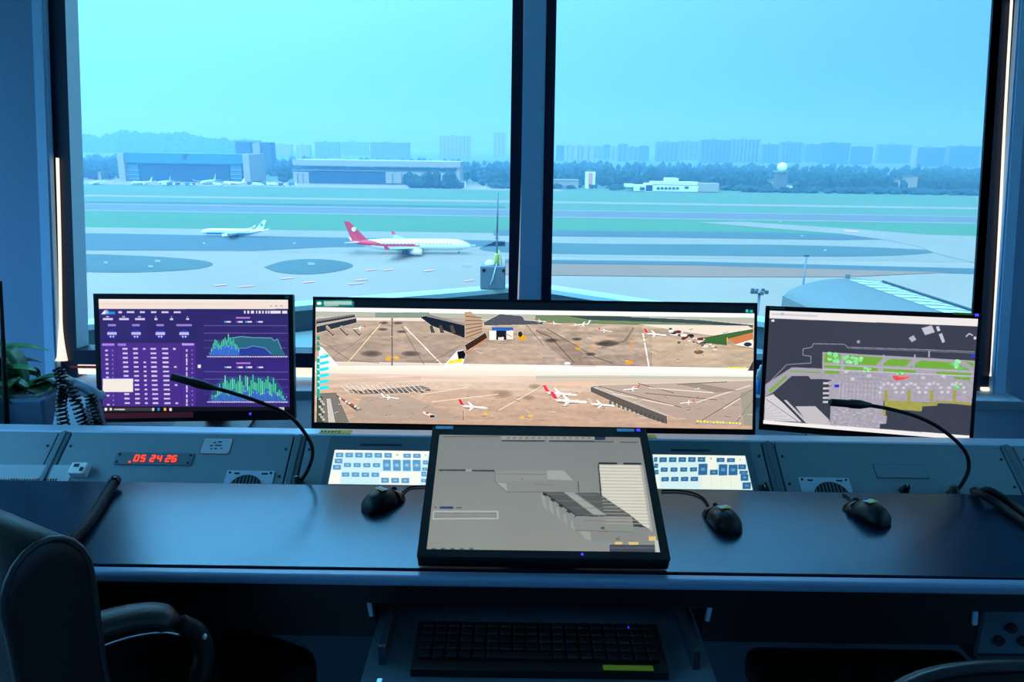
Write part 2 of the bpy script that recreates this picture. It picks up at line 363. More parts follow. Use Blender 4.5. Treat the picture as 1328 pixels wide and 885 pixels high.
# ------------------------------------------------------------------ outdoors: the airfield 53 m below
G = -51.5
def yg(ye): return at_z(664, ye, G).y
def gp(px, py): return at_z(px, py, G)
def flat(name, pts, m, lift): 
    o = MB().prism([(p[0], p[1], G + lift - .04) for p in pts], (0, 0, .04)).obj(name, m); return struct(o)
def band(name, ye0, ye1, m, lift, x0=-1500, x1=1600):
    return flat(name, [(x0, yg(ye1)), (x1, yg(ye1)), (x1, yg(ye0)), (x0, yg(ye0))], m, lift)
def pxpoly(name, pts, m, lift, smooth=0):
    P = [gp(*p) for p in pts]
    if smooth: P = curve_pts(P + [P[0]], smooth)[:-1]
    return flat(name, P, m, lift)
def build_field():
    flat('ground', [(-6000, -5000), (6000, -5000), (6000, 9000), (-6000, 9000)], M['grass2'], 0)
    flat('apron', [(-1500, 45), (1600, 45), (1600, yg(330)), (-1500, yg(330))], M['apron'], .06)
    band('hangar_apron', 239.5, 247, M['apron'], .10, -900, 60)
    band('service_road', 260.5, 263, M['taxi'], .10)
    band('runway', 272.5, 281, M['runway'], .12); 
    band('runway_edge_line', 280.6, 281.6, M['taxi'], .2); band('runway_edge_line', 272, 272.8, M['taxi'], .2)
    band('grass_strip', 281.6, 303, M['grass'], .1)
    band('taxiway', 303, 332, M['taxi'], .12)
    pxpoly('infield_turf', [(-500, 299), (115, 303), (460, 309), (655, 313), (655, 320), (430, 321), (330, 326), (115, 325), (-500, 318)], M['asphalt'], .2)
    pxpoly('infield_turf', [(640, 314), (800, 317), (1000, 318), (1150, 322), (1215, 327), (1130, 333), (900, 332), (640, 327)], M['island'], .2, 60)
    pxpoly('infield_turf', [(655, 337), (900, 340), (1265, 349), (1600, 356), (1600, 362), (1265, 356), (900, 344.5), (655, 341.5)], M['asphalt'], .24)
    pxpoly('infield_turf', [(640, 342), (900, 345), (1150, 352), (1230, 354), (1100, 360), (900, 360), (640, 357)], M['drygrass'], .28)
    pxpoly('infield_turf', [(-300, 333), (60, 330), (170, 332), (250, 337), (276, 343), (250, 350), (170, 354), (60, 353), (-300, 352)], M['island'], .2, 70)
    pxpoly('infield_turf', [(342, 347), (370, 339), (405, 336.5), (440, 339), (458, 345), (440, 352), (400, 356.5), (362, 354)], M['island'], .2, 60)
    pxpoly('infield_turf', [(-300, 258), (200, 262), (655, 268), (655, 270), (200, 264), (-300, 260)], M['island'], .22)
    pxpoly('curved_taxiway', [(905, 289), (960, 288), (1100, 297), (1200, 305), (1275, 307), (1600, 311), (1600, 344), (1265, 342), (1215, 330), (1190, 320), (1150, 312), (1090, 304), (1000, 297)], M['taxi'], .3)
    pxpoly('dark_shoulder', [(640, 299), (1000, 302), (1100, 306), (1150, 311), (1090, 312), (900, 309), (640, 306)], M['asphalt'], .26)
    for (x, y, w) in ((285, 370, 15), (319, 371.5, 19), (372, 361, 15), (400, 366, 15), (556, 351, 14), (481, 350, 13), (503, 350, 13), (461, 368, 18), (468, 363, 16), (608, 364, 13)):
        pxpoly('guard_marking', [(x - w / 2, y + 1), (x + w / 2, y - .5), (x + w / 2 + 1, y + .6), (x - w / 2 + 1, y + 2.2)], M['pinkmark'], .3)
    pxpoly('guard_marking', [(1094, 299), (1112, 300), (1114, 301.6), (1096, 300.6)], M['pinkmark'], .36)
    # white taxiway signs on the infields
    LO, SO, DB = 'small white airfield sign on the large left oval turf', 'white airfield sign in the middle of the small oval turf', 'small white airfield sign on the dark strip beside the taxiing airliners'
    SIGN = [LO + ', the one nearest the window edge', DB + ', below the blue-bellied airliner', DB + ', between the two airliners', SO, LO + ', the widest one', 'tiny white sign by the start of the curved taxiway', 'tiny white sign on the pointed turf strip, middle of the right window', 'tiny white sign near the tip of the pointed turf strip', 'white sign just ahead of the red-tailed airliner nose', 'white sign on the apron beside the terrace antenna box', LO + ', lower of the close pair', 'tiny white sign on the dark shoulder, right window']
    for i, (x, y, w) in enumerate(((138, 343.5, 5), (265, 318, 3), (382, 318, 3), (404, 345, 9), (205, 341.5, 7), (1012, 289, 3), (1070, 327, 3), (1160, 324, 3), (612, 320.5, 10), (605, 346.5, 13), (196, 348.5, 6), (1040, 308, 3))):
        p = gp(x, y); k = w / 960 * p.y
        o = thing('airfield_sign', SIGN[i], 'sign', p, 0, 'airfield signs on the infield')
        MB().box((0, 0, .95), (k, .3, 1.0)).obj('board', M['mark'], o)
        for s in (-1, 1): MB().box((s * k * .4, 0, .25), (.15, .15, .5)).obj('post', M['steelpole'], o)

def airliner(label, loc, rz, L, livery, group=None, far=False):
    """nose towards local +X, wheels on the ground at z = 0"""
    o = thing('airliner', label, 'airplane', loc, rz, group)
    r = L * .047; zc = r * 1.55; n = 28 if not far else 14
    prof = [(-.50, .10, .55), (-.44, .30, .42), (-.36, .62, .22), (-.27, .90, .06), (-.2, 1, 0), (.30, 1, 0), (.38, .95, -.03), (.43, .80, -.09), (.465, .60, -.16), (.49, .34, -.24), (.5, .08, -.28)]
    if not far:
        fine = []
        for (a, b) in zip(prof, prof[1:]):
            k = max(1, int((b[0] - a[0]) / .02))
            for j in range(k): fine.append(tuple(a[q] + (b[q] - a[q]) * j / k for q in range(3)))
        prof = fine + [prof[-1]]
    f = MB().use(livery['body'])
    rings = [[(x * L, r * s * math.cos(2 * PI * k / n), zc + dz * r + r * s * math.sin(2 * PI * k / n)) for k in range(n)] for x, s, dz in prof]
    f.loft(rings)
    if livery.get('belly'):
        f.use(livery['belly']); f.bm.faces.ensure_lookup_table()
        for fc in f.bm.faces:
            c = fc.calc_center_median()
            if livery['paint'](c.x / L, (c.z - zc) / r): fc.material_index = f.slot
    fus = f.obj('fuselage', None, o)
    if not far:
        w0 = None
        for side in (-1, 1):
            for k in range(22):
                lc = (-.27 * L + k * .60 * L / 21, side * r * .975, zc + r * .26)
                if w0 is None: w0 = MB().box((0, 0, 0), (.45, .12, .5)).obj('cabin_window', M['bwin'], fus, loc=lc)
                else: w = w0.copy(); COL.objects.link(w); w.location = lc
        MB().loft([[(x * L, r * s * .98 * math.cos(a), zc + (dz + s * math.sin(a) * 1.02) * r) for a in np.linspace(.5, PI - .5, 8)] for x, s, dz in ((.455, .66, -.14), (.472, .53, -.18))], cap=False, closed=False).obj('cockpit_windows', M['bwin'], fus)
    def surf(name, root, tip, thick, m, par=o):
        a = [Vector(p) for p in root]; b = [Vector(p) for p in tip]; q = MB()
        nrm = (a[1] - a[0]).cross(b[0] - a[0]).normalized() * thick
        q.loft([[a[0], (a[0] + a[1]) / 2 + nrm, a[1], (a[0] + a[1]) / 2 - nrm], [b[0], (b[0] + b[1]) / 2 + nrm * .4, b[1], (b[0] + b[1]) / 2 - nrm * .4]], smooth=False)
        return q.obj(name, m, par)
    zw = zc - r * .55
    for s in (-1, 1):
        wg = surf('wing', [(.12 * L, s * r * .6, zw), (-.10 * L, s * r * .6, zw)], [(-.135 * L, s * .47 * L, zw + .05 * L), (-.175 * L, s * .47 * L, zw + .05 * L)], .012 * L, M['plane_grey'])
        surf('winglet', [(-.135 * L, s * .47 * L, zw + .05 * L), (-.175 * L, s * .47 * L, zw + .05 * L)], [(-.165 * L, s * .48 * L, zw + .082 * L), (-.185 * L, s * .48 * L, zw + .082 * L)], .003 * L, livery['tip'], wg)
        e = MB(); R0 = r * .55; ex, ey, ez = .055 * L, s * .165 * L, zw - r * .28
        e.lathe([(R0 * .55, -.055 * L), (R0 * .8, -.04 * L), (R0, -.01 * L), (R0 * 1.02, .03 * L), (R0 * .9, .045 * L), (R0 * .7, .04 * L)], (ex, ey, ez), 'x', 16)
        e.box((ex - .03 * L, ey, ez + R0 * 1.05), (.07 * L, .012 * L, R0 * .6)); e.obj('engine', livery['engine'], o)
        surf('tailplane', [(-.40 * L, s * r * .25, zc + r * .4), (-.475 * L, s * r * .25, zc + r * .4)], [(-.49 * L, s * .165 * L, zc + r * .75), (-.52 * L, s * .165 * L, zc + r * .75)], .006 * L, M['plane_white'])
    fin = surf('tail_fin', [(-.345 * L, 0, zc + r * .75), (-.475 * L, 0, zc + r * .65)], [(-.49 * L, 0, zc + r * .9 + .145 * L), (-.535 * L, 0, zc + r * .9 + .145 * L)], .009 * L, livery['fin'])
    if livery.get('badge'):
        bx, bz, br, bm = livery['badge']; q = MB()
        for s in (-1, 1): q.lathe([(br * L, -.002 * L), (br * L, .002 * L)], (bx * L, s * .011 * L, bz * L + zc), 'y', 14)
        e = q.obj('emblem', bm, fin); e['label'] = 'round emblem on the tail fin'
    for (x, y, w) in ((.40, 0, .6), (-.045, -1, 1), (-.045, 1, 1)):
        g = MB().use(M['tyre']); rw = r * .2 * w
        for dx in ((-1.1, 1.1) if w == 1 else (0,)):
            g.lathe([(rw, -rw * .9), (rw, rw * .9)], (x * L + dx * rw, y * r * .95, rw), 'y', 12)
        g.use(M['plane_grey']).box((x * L, y * r * .95, (rw + zc - r * .7) / 2), (rw * .5, rw * .5, zc - r * .7 - rw)); g.obj('landing_gear', None, o)
    return o
def build_planes():
    W, RD, BL = M['plane_white'], M['plane_red'], M['plane_blue']
    n, t = gp(607, 327.5), gp(455, 330.5); mid = (n + t) / 2; L = 61
    airliner('white airliner with red tail and red rear stripe taxiing beyond the apron', (mid.x, mid.y, G + .13), math.atan2(6, 60), L,
             dict(body=W, belly=RD, paint=lambda x, z: -.12 < z < .12 + max(0, -x - .2) * 5.5 if x < .06 - z * .2 else False, fin=RD, engine=W, tip=RD, badge=(-.455, .125, .018, W)))
    n, t = gp(262, 306.5), gp(343, 307.5); mid = (n + t) / 2; L = 37.5
    airliner('white airliner with blue belly taxiing on the far taxiway, nose to the left', (mid.x, mid.y, G + .13), PI - .02, L,
             dict(body=W, belly=BL, paint=lambda x, z: z < -.12 - 1.6 * (x - .12) ** 2 + (max(0, -x - .25) * 2.8) and x < .40, fin=W, engine=W, tip=W, badge=(-.46, .115, .024, BL)))
    for (px, py, rz, L, lab) in ((126, 239.5, -PI / 2 + .2, 34, 'tiny white parked airliner left of the blue hangar'), (184, 240, -PI / 2 - .3, 36, 'tiny white parked airliner before the left end of the blue hangar door'),
                                 (214, 238.6, -PI / 2, 34, 'tiny parked airliner facing out close to the blue hangar door, its left one'), (271, 239.4, -PI / 2, 48, 'parked airliner with wide wings before the right half of the blue hangar door'),
                                 (303, 240, PI * .9, 34, 'tiny white parked airliner by the right end of the blue hangar')):
        p = gp(px, py); airliner(lab, (p.x, p.y, G + .1), rz, L, dict(body=W, fin=W, engine=W, tip=W), 'airliners parked before the far hangars', True)
    rnd = random.Random(3)
    for i in range(14):
        px = [215, 222, 232, 245, 252, 284, 326, 332, 338, 343, 348, 356, 366, 380][i]; p = gp(px, 241 + rnd.uniform(-.6, 1.0)); k = rnd.uniform(.9, 1.5)
        o = thing('apron_truck', 'tiny service truck parked on the far apron before the hangars', 'truck', (p.x, p.y, G + .1), rnd.uniform(-.3, .3), 'service trucks on the far apron')
        MB().box((-1 * k, 0, 2.0 * k), (5 * k, 2.4 * k, 2.4 * k), bev=.1).obj('body', M[rnd.choice(['hang_blue', 'bld3', 'white'])], o)
        MB().box((2.6 * k, 0, 1.5 * k), (1.8 * k, 2.3 * k, 2.0 * k), bev=.2).obj('cab', M['white'], o)
        for sx in (-2.4, 2.2):
            for sy in (-1, 1): MB().lathe([(.5 * k, -.2), (.5 * k, .2)], (sx * k, sy * k, .5 * k), 'y', 8).obj('wheel', M['tyre'], o)

def pbox(mb, px0, px1, pyt, pyb, Y, depth, m, dy=0.0):
    """a block whose front face covers the given picture span at distance Y"""
    a, b = at_y(px0, pyt, Y + dy), at_y(px1, pyb, Y + dy); z1, z0 = a.z, b.z
    mb.use(m).box(((a.x + b.x) / 2, Y + dy + depth / 2, (z0 + z1) / 2), (abs(b.x - a.x), depth, abs(z1 - z0)))
def bld(name, label, parts, Y, cat='building', group=None):
    """parts: (part name, material, depth, dy, [px boxes]); everything stands on the ground"""
    px = [b[0] for p in parts for b in p[4]] + [b[1] for p in parts for b in p[4]]
    c = at_y((min(px) + max(px)) / 2, 240, Y); o = thing(name, label, cat, (c.x, Y, G), 0, group)
    for (pn, m, dep, dy, boxes) in parts:
        for b in boxes:
            q = MB(); pbox(q, b[0], b[1], b[2], b[3], Y, dep, m, dy); q.xf(Matrix.Translation((-c.x, -Y, -G))); q.obj(pn, None, o)
    return o
def build_city():
    Yh = gp(240, 236).y
    g0 = lambda px, Y: 0
    base = lambda px, Y: next(y for y in np.arange(190, 420, .1) if at_y(px, y, Y).z <= G)
    b = base(240, Yh)
    h = bld('hangar', 'big blue hangar with dark doors and white end towers', [
        ('wall', M['hang_blue'], 60, 0, [(163, 181, 213, b), (298, 314, 213, b)]), ('fascia', M['hang_blue'], 64, -3, [(160, 316, 198, 213)]),
        ('door', M['hang_door'], 50, 2, [(181, 298, 213, b)]), ('end_tower', M['hang_white'], 66, -6, [(151, 163.5, 199, b), (314, 325, 200, b)]),
        ('band', M['hang_white'], 1, -1, [(163, 181, y, y + 1) for y in (220, 226, 231)] + [(298, 314, y, y + 1) for y in (220, 226, 231)]),
        ('emblem', M['bld3'], .5, -3.6, [(236, 242, 202, 207), (239, 244, 199.5, 203)])], Yh)
    Y2 = Yh + 6; b2 = base(480, Y2)
    bld('hangar', 'long white flat hangar right of the blue one', [
        ('roof', M['hang_white'], 70, -4, [(379, 597, 207, 217.5)]), ('band', M['hang_door'], 60, 0, [(379, 592, 217.5, 220.5)]),
        ('lower_wall', M['hang_white'], 62, -1, [(379, 592, 220.5, 223), (380, 401, 223, b2), (500, 592, 223, b2), (592, 597, 217, b2)]),
        ('door', M['hang_door'], 50, 2, [(401, 500, 223, b2)]), ('wall_pier', M['bld2'], 1, -1.6, [(x, x + 2, 225, b2) for x in (385, 392, 508, 520, 532, 546, 558)])], Y2)
    Y3 = 1500; b3 = base(330, Y3)
    bld('office_block', 'dark block with a pale middle rising behind the blue hangar', [('wing', M['bld3'], 30, 0, [(305, 327, 184, b3), (339, 353, 184.5, b3)]), ('core', M['bld'], 32, -2, [(327, 339, 185.5, b3)])], Y3)
    Y4 = gp(765, 245).y; b4 = base(765, Y4)
    bld('tower_block', 'small square white tower with pinkish stripes on the far side of the field', [('shaft', M['white'], 12, 0, [(760, 771.5, 223, b4)]), ('stripe', M['pinkmark'], 1, -.5, [(763.5, 768, 224.5, b4)]), ('cap', M['bld2'], 8, 2, [(763, 768, 220.5, 223)])], Y4)
    b5 = base(735, Y4)
    bld('low_building', 'low pale building left of the square white tower', [('wall', M['bld'], 15, 0, [(716, 750, 234, b5)]), ('roof', M['hang_white'], 17, -1, [(715, 751, 233, 234.4)])], Y4)
    Y6 = gp(860, 249).y; b6 = base(860, Y6)
    bld('field_terminal', 'white two-storey terminal with rows of dark windows at the far field edge', [
        ('lower_wall', M['white'], 20, 0, [(822, 905, 240, b6), (812, 822, 239, 243), (838, 846, 238, b6)]), ('upper_wall', M['white'], 16, 3, [(845, 905, 235.5, 240), (864, 880, 231, 236)]),
        ('window_row', M['bwin'], .6, -.4, [(x, x + 3.4, 243, 246) for x in range(852, 882, 5)] + [(888, 893, 242, 245), (830, 836, 243, 247)]), ('annex', M['hang_white'], 14, 2, [(905, 932, 237.5, b6)]),
        ('pink_band', M['pinkmark'], .6, 2.6, [(846, 904, 237, 238.2)])], Y6)
    Y7 = Y6 + 30; b7 = base(1014, Y7); c = at_y(1014.5, 217.5, Y7)
    o = bld('radar_tower', 'radar tower topped by a white ball among the far trees', [('tower', M['bld2'], 12, 0, [(1008.5, 1019.5, 223, b7)]), ('deck', M['bld'], 14, -1, [(1007.5, 1020.5, 222, 223.8)])], Y7)
    MB().ball(c - o.location, 6.6, 3).obj('radome', M['dome'], o)
    for (x0, x1, y0, m, lab) in ((994, 1012, 233, 'bld', 'small pale shed left of the radar tower foot'), (1017, 1032, 239, 'white', 'small white shed right of the radar tower foot'), (594, 604, 234, 'white', 'pale hut at the right end of the long white hangar'), (1156, 1166, 232, 'bld', 'lone pale hut far right among the trees'), (1176, 1188, 228, 'bld', 'pale house far right high among the trees'), (126, 140, 222, 'bld', 'pale shed left of the blue hangar')):
        Y = 985 if x0 == 594 else 1060; bb = base(x0, Y)
        bld('shed', lab, [('wall', M[m], 10, 0, [(x0, x1, y0 + 1.2, bb)]), ('roof', M['bld2'], 12, -1, [(x0 - .5, x1 + .5, y0, y0 + 1.3)])], Y)
    # the apartment slabs on the skyline
    rnd = random.Random(11)
    rows = [(408, 440, 184), (442, 478, 184), (480, 531, 184.5), (268, 300, 181), (302, 337, 181.5), (570, 610, 176), (640, 656, 172)]
    x = 722
    while x < 840: w = rnd.uniform(9, 15); rows.append((x, x + w - 2, 188 + rnd.uniform(-1.5, 2.5))); x += w
    rows += [(852, 880, 184), (882, 906, 183), (910, 948, 181), (950, 985, 180), (990, 1010, 187), (1014, 1040, 184), (1046, 1064, 187), (1068, 1100, 185), (1108, 1130, 190), (1140, 1180, 187), (1190, 1225, 190), (1232, 1270, 189), (120, 150, 184), (352, 378, 187), (384, 402, 188), (-60, -20, 182), (1330, 1372, 192), (700, 718, 178)]
    for i, (x0, x1, yt) in enumerate(rows):
        Y = rnd.uniform(2900, 4000); bb = base(x0, Y); n = max(1, int((x1 - x0) / 5)); ww = (x1 - x0) / n
        bld('apartment_block', 'hazy apartment slab on the skyline seen through the ' + ('left' if x0 < 690 else 'right') + ' window', [('wall', M[rnd.choice(['bld2', 'bld3', 'bld'])], 30, 0, [(x0, x1, yt, bb)]),
            ('stairwell_bay', M['bwin'], 2, -2, [(x0 + ww * (k + .3), x0 + ww * (k + .45), yt + 1.5, bb) for k in range(n)]), ('plant_room', M['bld2'], 10, 8, [((x0 * 2 + x1) / 3, (x0 + x1) / 2, yt - 1.2, yt)])], Y, group='apartment blocks on the skyline')
    # woodland between the field and the city: a mass nobody could count
    def wood(name, label, n, xr, yr, hr, seed):
        rn = random.Random(seed); m = MB().use(M['tree'])
        for i in range(n):
            t = rn.random(); Y = yr[0] + (yr[1] - yr[0]) * t ** 1.6; X = rn.uniform(*xr) * (Y / yr[0]) ; hh = rn.uniform(*hr)
            skip = False
            for (a, b_, yb) in ((-572, -333, 1128), (-320, -48, 1124), (85, 125, 1010), (50, 95, 1000), (140, 300, 1010)):
                if a < X < b_ and Y < yb: skip = True
            if skip and name != 'hangar_trees': continue
            q = bmesh.ops.create_icosphere(m.bm, subdivisions=1, radius=1, matrix=Matrix.Translation((X, Y, G + hh * .5)) @ Matrix.Rotation(rn.uniform(0, 3), 4, 'Z') @ Matrix.Diagonal((rn.uniform(5, 11), rn.uniform(5, 9), hh * .55, 1)))
            for v in q['verts']: v.co += Vector((rn.uniform(-1, 1), rn.uniform(-1, 1), rn.uniform(-1.5, 1.5)))
        o = m.obj(name); tag(o, label, 'trees', kind='stuff')
    wood('woodland', 'hazy belt of dark trees along the far edge of the airfield', 2600, (-900, 1000), (1060, 2200), (9, 22), 4)
    rn = random.Random(21); m = MB().use(M['tree'])
    for k in range(520):
        X = rn.uniform(-2060, -1240); Y = rn.uniform(3500, 3600); u = (X + 2060) / 820; hh = 84 * math.sin(PI * min(1, u * .62 + .22)) + 7 * math.sin(u * 23) + 4 * math.sin(u * 61); zz = hh * (1 - rn.random() ** 2 * .9); s_ = rn.uniform(7, 17)
        bmesh.ops.create_icosphere(m.bm, subdivisions=1, radius=1, matrix=Matrix.Translation((X, Y, G + zz)) @ Matrix.Rotation(rn.uniform(0, 3), 4, 'Z') @ Matrix.Diagonal((s_, s_, s_ * rn.uniform(.6, 1.3), 1)))
    q = MB().use(M['tree']); q.prism([(-2060 + 820 * k / 20, 3605, G + 80 * math.sin(PI * min(1, k / 20 * .62 + .22)) * .9) for k in range(21)] + [(-1240, 3605, G), (-2060, 3605, G)], (0, 60, 0)); struct(q.obj('hill'))
    tag(m.obj('wooded_rise'), 'hazy wooded rise showing above the blue hangar', 'trees', kind='stuff')
    wood('hangar_trees', 'clump of dark trees before the right end of the long white hangar', 34, (-135, -62), (968, 984), (8, 24), 15)
    wood('roadside_trees', 'low bushes and young trees fringing the field before the far woodland', 420, (-30, 900), (985, 1050), (3, 8), 9)

def build_near():
    # polygonal terrace outside the cab with its white coping
    zc = .40; ap = (.15, 5.98); lf = [(-.95, 5.40), (-3.9, 3.75)]; rt = [(.80, 5.48), (3.6, 3.3)]
    line = [lf[1], lf[0], ap, rt[0], rt[1]]
    def ribbon(off, w, z0, z1, m, name):
        q = MB()
        for (a, b) in zip(line, line[1:]):
            a, b = Vector((*a, 0)), Vector((*b, 0)); nrm = Vector((-(b - a).y, (b - a).x, 0)).normalized()
            q.prism([(*(a + nrm * off).xy, z0), (*(b + nrm * off).xy, z0), (*(b + nrm * (off + w)).xy, z0), (*(a + nrm * (off + w)).xy, z0)], (0, 0, z1 - z0))
        return struct(q.obj(name, m))
    ribbon(-.02, .17, zc - .035, zc, M['rail'], 'parapet_coping'); ribbon(.02, .09, -.5, zc - .036, M['railg'], 'parapet_wall')
    struct(MB().prism([(-3.9, 3.0, .22), (-3.9, 3.7, .22), (-.95, 5.36, .22), (.15, 5.93, .22), (.8, 5.43, .22), (3.6, 3.25, .22), (3.6, 3.0, .22)], (0, 0, -.3)).obj('terrace_deck', M['deck']))
    p = at_y(639, 372, 5.82)
    o = thing('antenna_box', 'grey equipment box with tall whip antenna and white dome on the terrace parapet', 'equipment box', (p.x, 5.86, zc))
    MB().box((0, 0, .095), (.20, .14, .185), bev=.008).obj('cabinet', M['boxgrey'], o)
    m = MB().box((-.07, -.072, .155), (.022, .006, .02)).box((.085, -.072, .155), (.022, .006, .02)); m.obj('latch', M['black'], o)
    MB().lathe([(.04, .188), (.04, .2), (.034, .215), (.02, .228), (.004, .232)], (-.025, -.02, 0)).obj('dome', M['dome'], o)
    MB().tube([(.03, 0, .18), (.03, 0, .38), (.031, 0, .44)], .007).tube([(.03, 0, .40), (.033, 0, .76)], .0072, 8).box((.03, 0, .40), (.03, .012, .008)).obj('antenna', M['steelpole'], o)
    m = MB().use(M['insul']).lathe([(.02, .19), (.022, .2), (.022, .27), (.012, .28)], (.028, -.01, 0)).tube([(.045, -.02, .31), (.062, -.03, .25), (.078, -.04, .12), (.088, -.05, .03)], .005); m.obj('yellow_insulator', None, o)
    MB().tube([(-.02, -.072, .04), (.0, -.08, .09), (.02, -.08, .17), (.03, -.03, .2)], .004).obj('cable', M['white'], o)
    # curved roof hall below right
    a = at_y(1099, 361, 235); b = Vector((113, 150, a.z)); ax = (b - a).normalized(); sd = Vector((ax.y, -ax.x, 0)).normalized()
    if sd.x < 0: sd = -sd
    o = thing('curved_roof_hall', 'grey hall with arched roof and white rooflights below the right window', 'building', (a.x, a.y, G)); org = Vector((a.x, a.y, G))
    hw, rh = 21, 7.6
    def arc(t): return sd * (hw * math.sin(t)) + Vector((0, 0, rh * (math.cos(t) - 1)))
    T = [(-PI / 2 + .25) + (PI - .5) * k / 24 for k in range(25)]
    Ln = (b - a).length
    m = MB(); rings = []
    for s in (0, Ln):
        rings.append([a + ax * s + arc(t) - org for t in T] + [a + ax * s + arc(t) - Vector((0, 0, .5)) - org for t in T[::-1]])
    m.loft(rings, smooth=False); m.obj('roof', M['roofgrey'], o)
    m = MB()
    for k in range(16):
        s0 = 3 + k * (Ln - 6) / 16; s1 = s0 + (Ln - 6) / 16 * .72
        P = [a + ax * s + arc(t) + Vector((0, 0, .12)) - org for s in (s0, s1) for t in (-.06, .18, .42)]
        m.loft([[P[0], P[1], P[2]], [P[3], P[4], P[5]]], cap=False, closed=False, smooth=False)
    m.obj('rooflight', M['ribwhite'], o)
    m = MB(); ez = arc(T[0]).z
    for t in (T[0], T[-1]):
        m.prism([a + arc(t) - org, a + ax * Ln + arc(t) - org, a + ax * Ln + Vector((*arc(t).xy, G - a.z)) - org, a + Vector((*arc(t).xy, G - a.z)) - org], ax.cross(Vector((0, 0, 1))) * .4)
    P = [a + arc(t) - Vector((0, 0, .5)) - org for t in T]; m.prism([P[0] * 1 + Vector((0, 0, G - a.z - arc(T[0]).z + .5))] + P + [P[-1] + Vector((0, 0, G - a.z - arc(T[-1]).z + .5))], ax * .4)
    m.obj('wall', M['bld2'], o)
    m = MB().tube([a + ax * s + arc(.60) + Vector((0, 0, .4)) - org for s in (0, Ln)], .35, 6); m.obj('gutter', M['bld3'], o)
    p = a - org + Vector((0, 0, .1)); MB().box(p + Vector((0, 0, .5)), (1.2, 1.2, 1.4), bev=.1).obj('roof_vent', M['bld2'], o)
    # masts
    p = at_y(1046, 332, 246)
    o = thing('light_mast', 'slender pale mast rising behind the arched roof', 'mast', (p.x, p.y, G))
    MB().tube([(0, 0, 0), (0, 0, p.z - G)], [.45, .28], 8).obj('pole', M['steelpole'], o); MB().box((0, 0, p.z - G), (1.8, .6, .5), bev=.1).obj('lamp_head', M['bld3'], o)
    p = at_y(985, 379, 170)
    o = thing('floodlight_mast', 'floodlight mast with a ring of lamps between the centre and right screens', 'mast', (p.x, p.y, G)); hz = p.z - G
    MB().tube([(0, 0, 0), (0, 0, hz + .5)], [.45, .3], 8).obj('pole', M['steelpole'], o)
    r = MB().lathe([(1.2, hz - .1), (1.2, hz + .1)], n=16).obj('lamp_ring', M['steelpole'], o)
    q = MB()
    for k in range(8):
        t = 2 * PI * k / 8; q.box((1.7 * math.cos(t), 1.7 * math.sin(t), hz + .2 * (k % 2)), (.7, .7, .8), bev=.08)
    q.obj('lamp', M['bld3'], r)
build_field(); build_planes(); build_city(); build_near()
# haze over the field
hz = MB().box((0, 4060, 98), (14000, 8000, 300.6)).obj('haze'); tag(hz, 'blue haze hanging over the whole airfield and the city beyond', 'haze', kind='stuff')
hm = bpy.data.materials.new('blue haze'); hm.use_nodes = True; nt = hm.node_tree; nt.nodes.remove(nt.nodes['Principled BSDF'])
vs = nt.nodes.new('ShaderNodeVolumeScatter'); vs.inputs['Color'].default_value = (.30, .58, 1, 1); vs.inputs['Density'].default_value = .00062; vs.inputs['Anisotropy'].default_value = .5
vs.inputs['Density'].default_value = .00043
va = nt.nodes.new('ShaderNodeVolumeAbsorption'); va.inputs['Color'].default_value = (.70, .42, 0, 1); va.inputs['Density'].default_value = .00021
ad = nt.nodes.new('ShaderNodeAddShader'); nt.links.new(vs.outputs[0], ad.inputs[0]); nt.links.new(va.outputs[0], ad.inputs[1]); nt.links.new(ad.outputs[0], nt.nodes['Material Output'].inputs['Volume']); hz.data.materials.clear(); hz.data.materials.append(hm)
# sky and sun
w = bpy.data.worlds.new('sky'); sc.world = w; w.use_nodes = True; nt = w.node_tree; bg = nt.nodes['Background']
tc = nt.nodes.new('ShaderNodeTexCoord'); sp = nt.nodes.new('ShaderNodeSeparateXYZ'); nt.links.new(tc.outputs['Generated'], sp.inputs[0])
rp = nt.nodes.new('ShaderNodeValToRGB'); nt.links.new(sp.outputs['Z'], rp.inputs[0]); e = rp.color_ramp.elements
e[0].position = 0; e[0].color = (.09, .36, .85, 1); e[1].position = .5; e[1].color = (.20, .60, 1.0, 1)
k = rp.color_ramp.elements.new(.18); k.color = (.17, .55, 1.0, 1)
mr = nt.nodes.new('ShaderNodeMapRange'); nt.links.new(sp.outputs['X'], mr.inputs[0])
mr.inputs[1].default_value = -.4; mr.inputs[2].default_value = .5; mr.inputs[3].default_value = 1.5; mr.inputs[4].default_value = .72
gz = nt.nodes.new('ShaderNodeMapRange'); nt.links.new(sp.outputs['Z'], gz.inputs[0]); gz.inputs[1].default_value = .36; gz.inputs[2].default_value = .6; gz.inputs[3].default_value = 1.0; gz.inputs[4].default_value = 3.6
mu = nt.nodes.new('ShaderNodeMath'); mu.operation = 'MULTIPLY'; hx = nt.nodes.new('ShaderNodeMapRange'); nt.links.new(sp.outputs['X'], hx.inputs[0]); hx.inputs[1].default_value = -.4; hx.inputs[2].default_value = .55; hx.inputs[3].default_value = 5.6; hx.inputs[4].default_value = 1.7; nt.links.new(hx.outputs[0], gz.inputs[4]); nt.links.new(mr.outputs[0], mu.inputs[0]); nt.links.new(gz.outputs[0], mu.inputs[1])
mu2 = nt.nodes.new('ShaderNodeMath'); mu2.operation = 'MULTIPLY'; nt.links.new(mu.outputs[0], mu2.inputs[0]); mu2.inputs[1].default_value = 1.47
nt.links.new(rp.outputs[0], bg.inputs['Color']); nt.links.new(mu2.outputs[0], bg.inputs['Strength'])
sun = bpy.data.lights.new('sun', 'SUN'); sun.energy = 1.3; sun.color = (1, .96, .92); sun.angle = R(8)
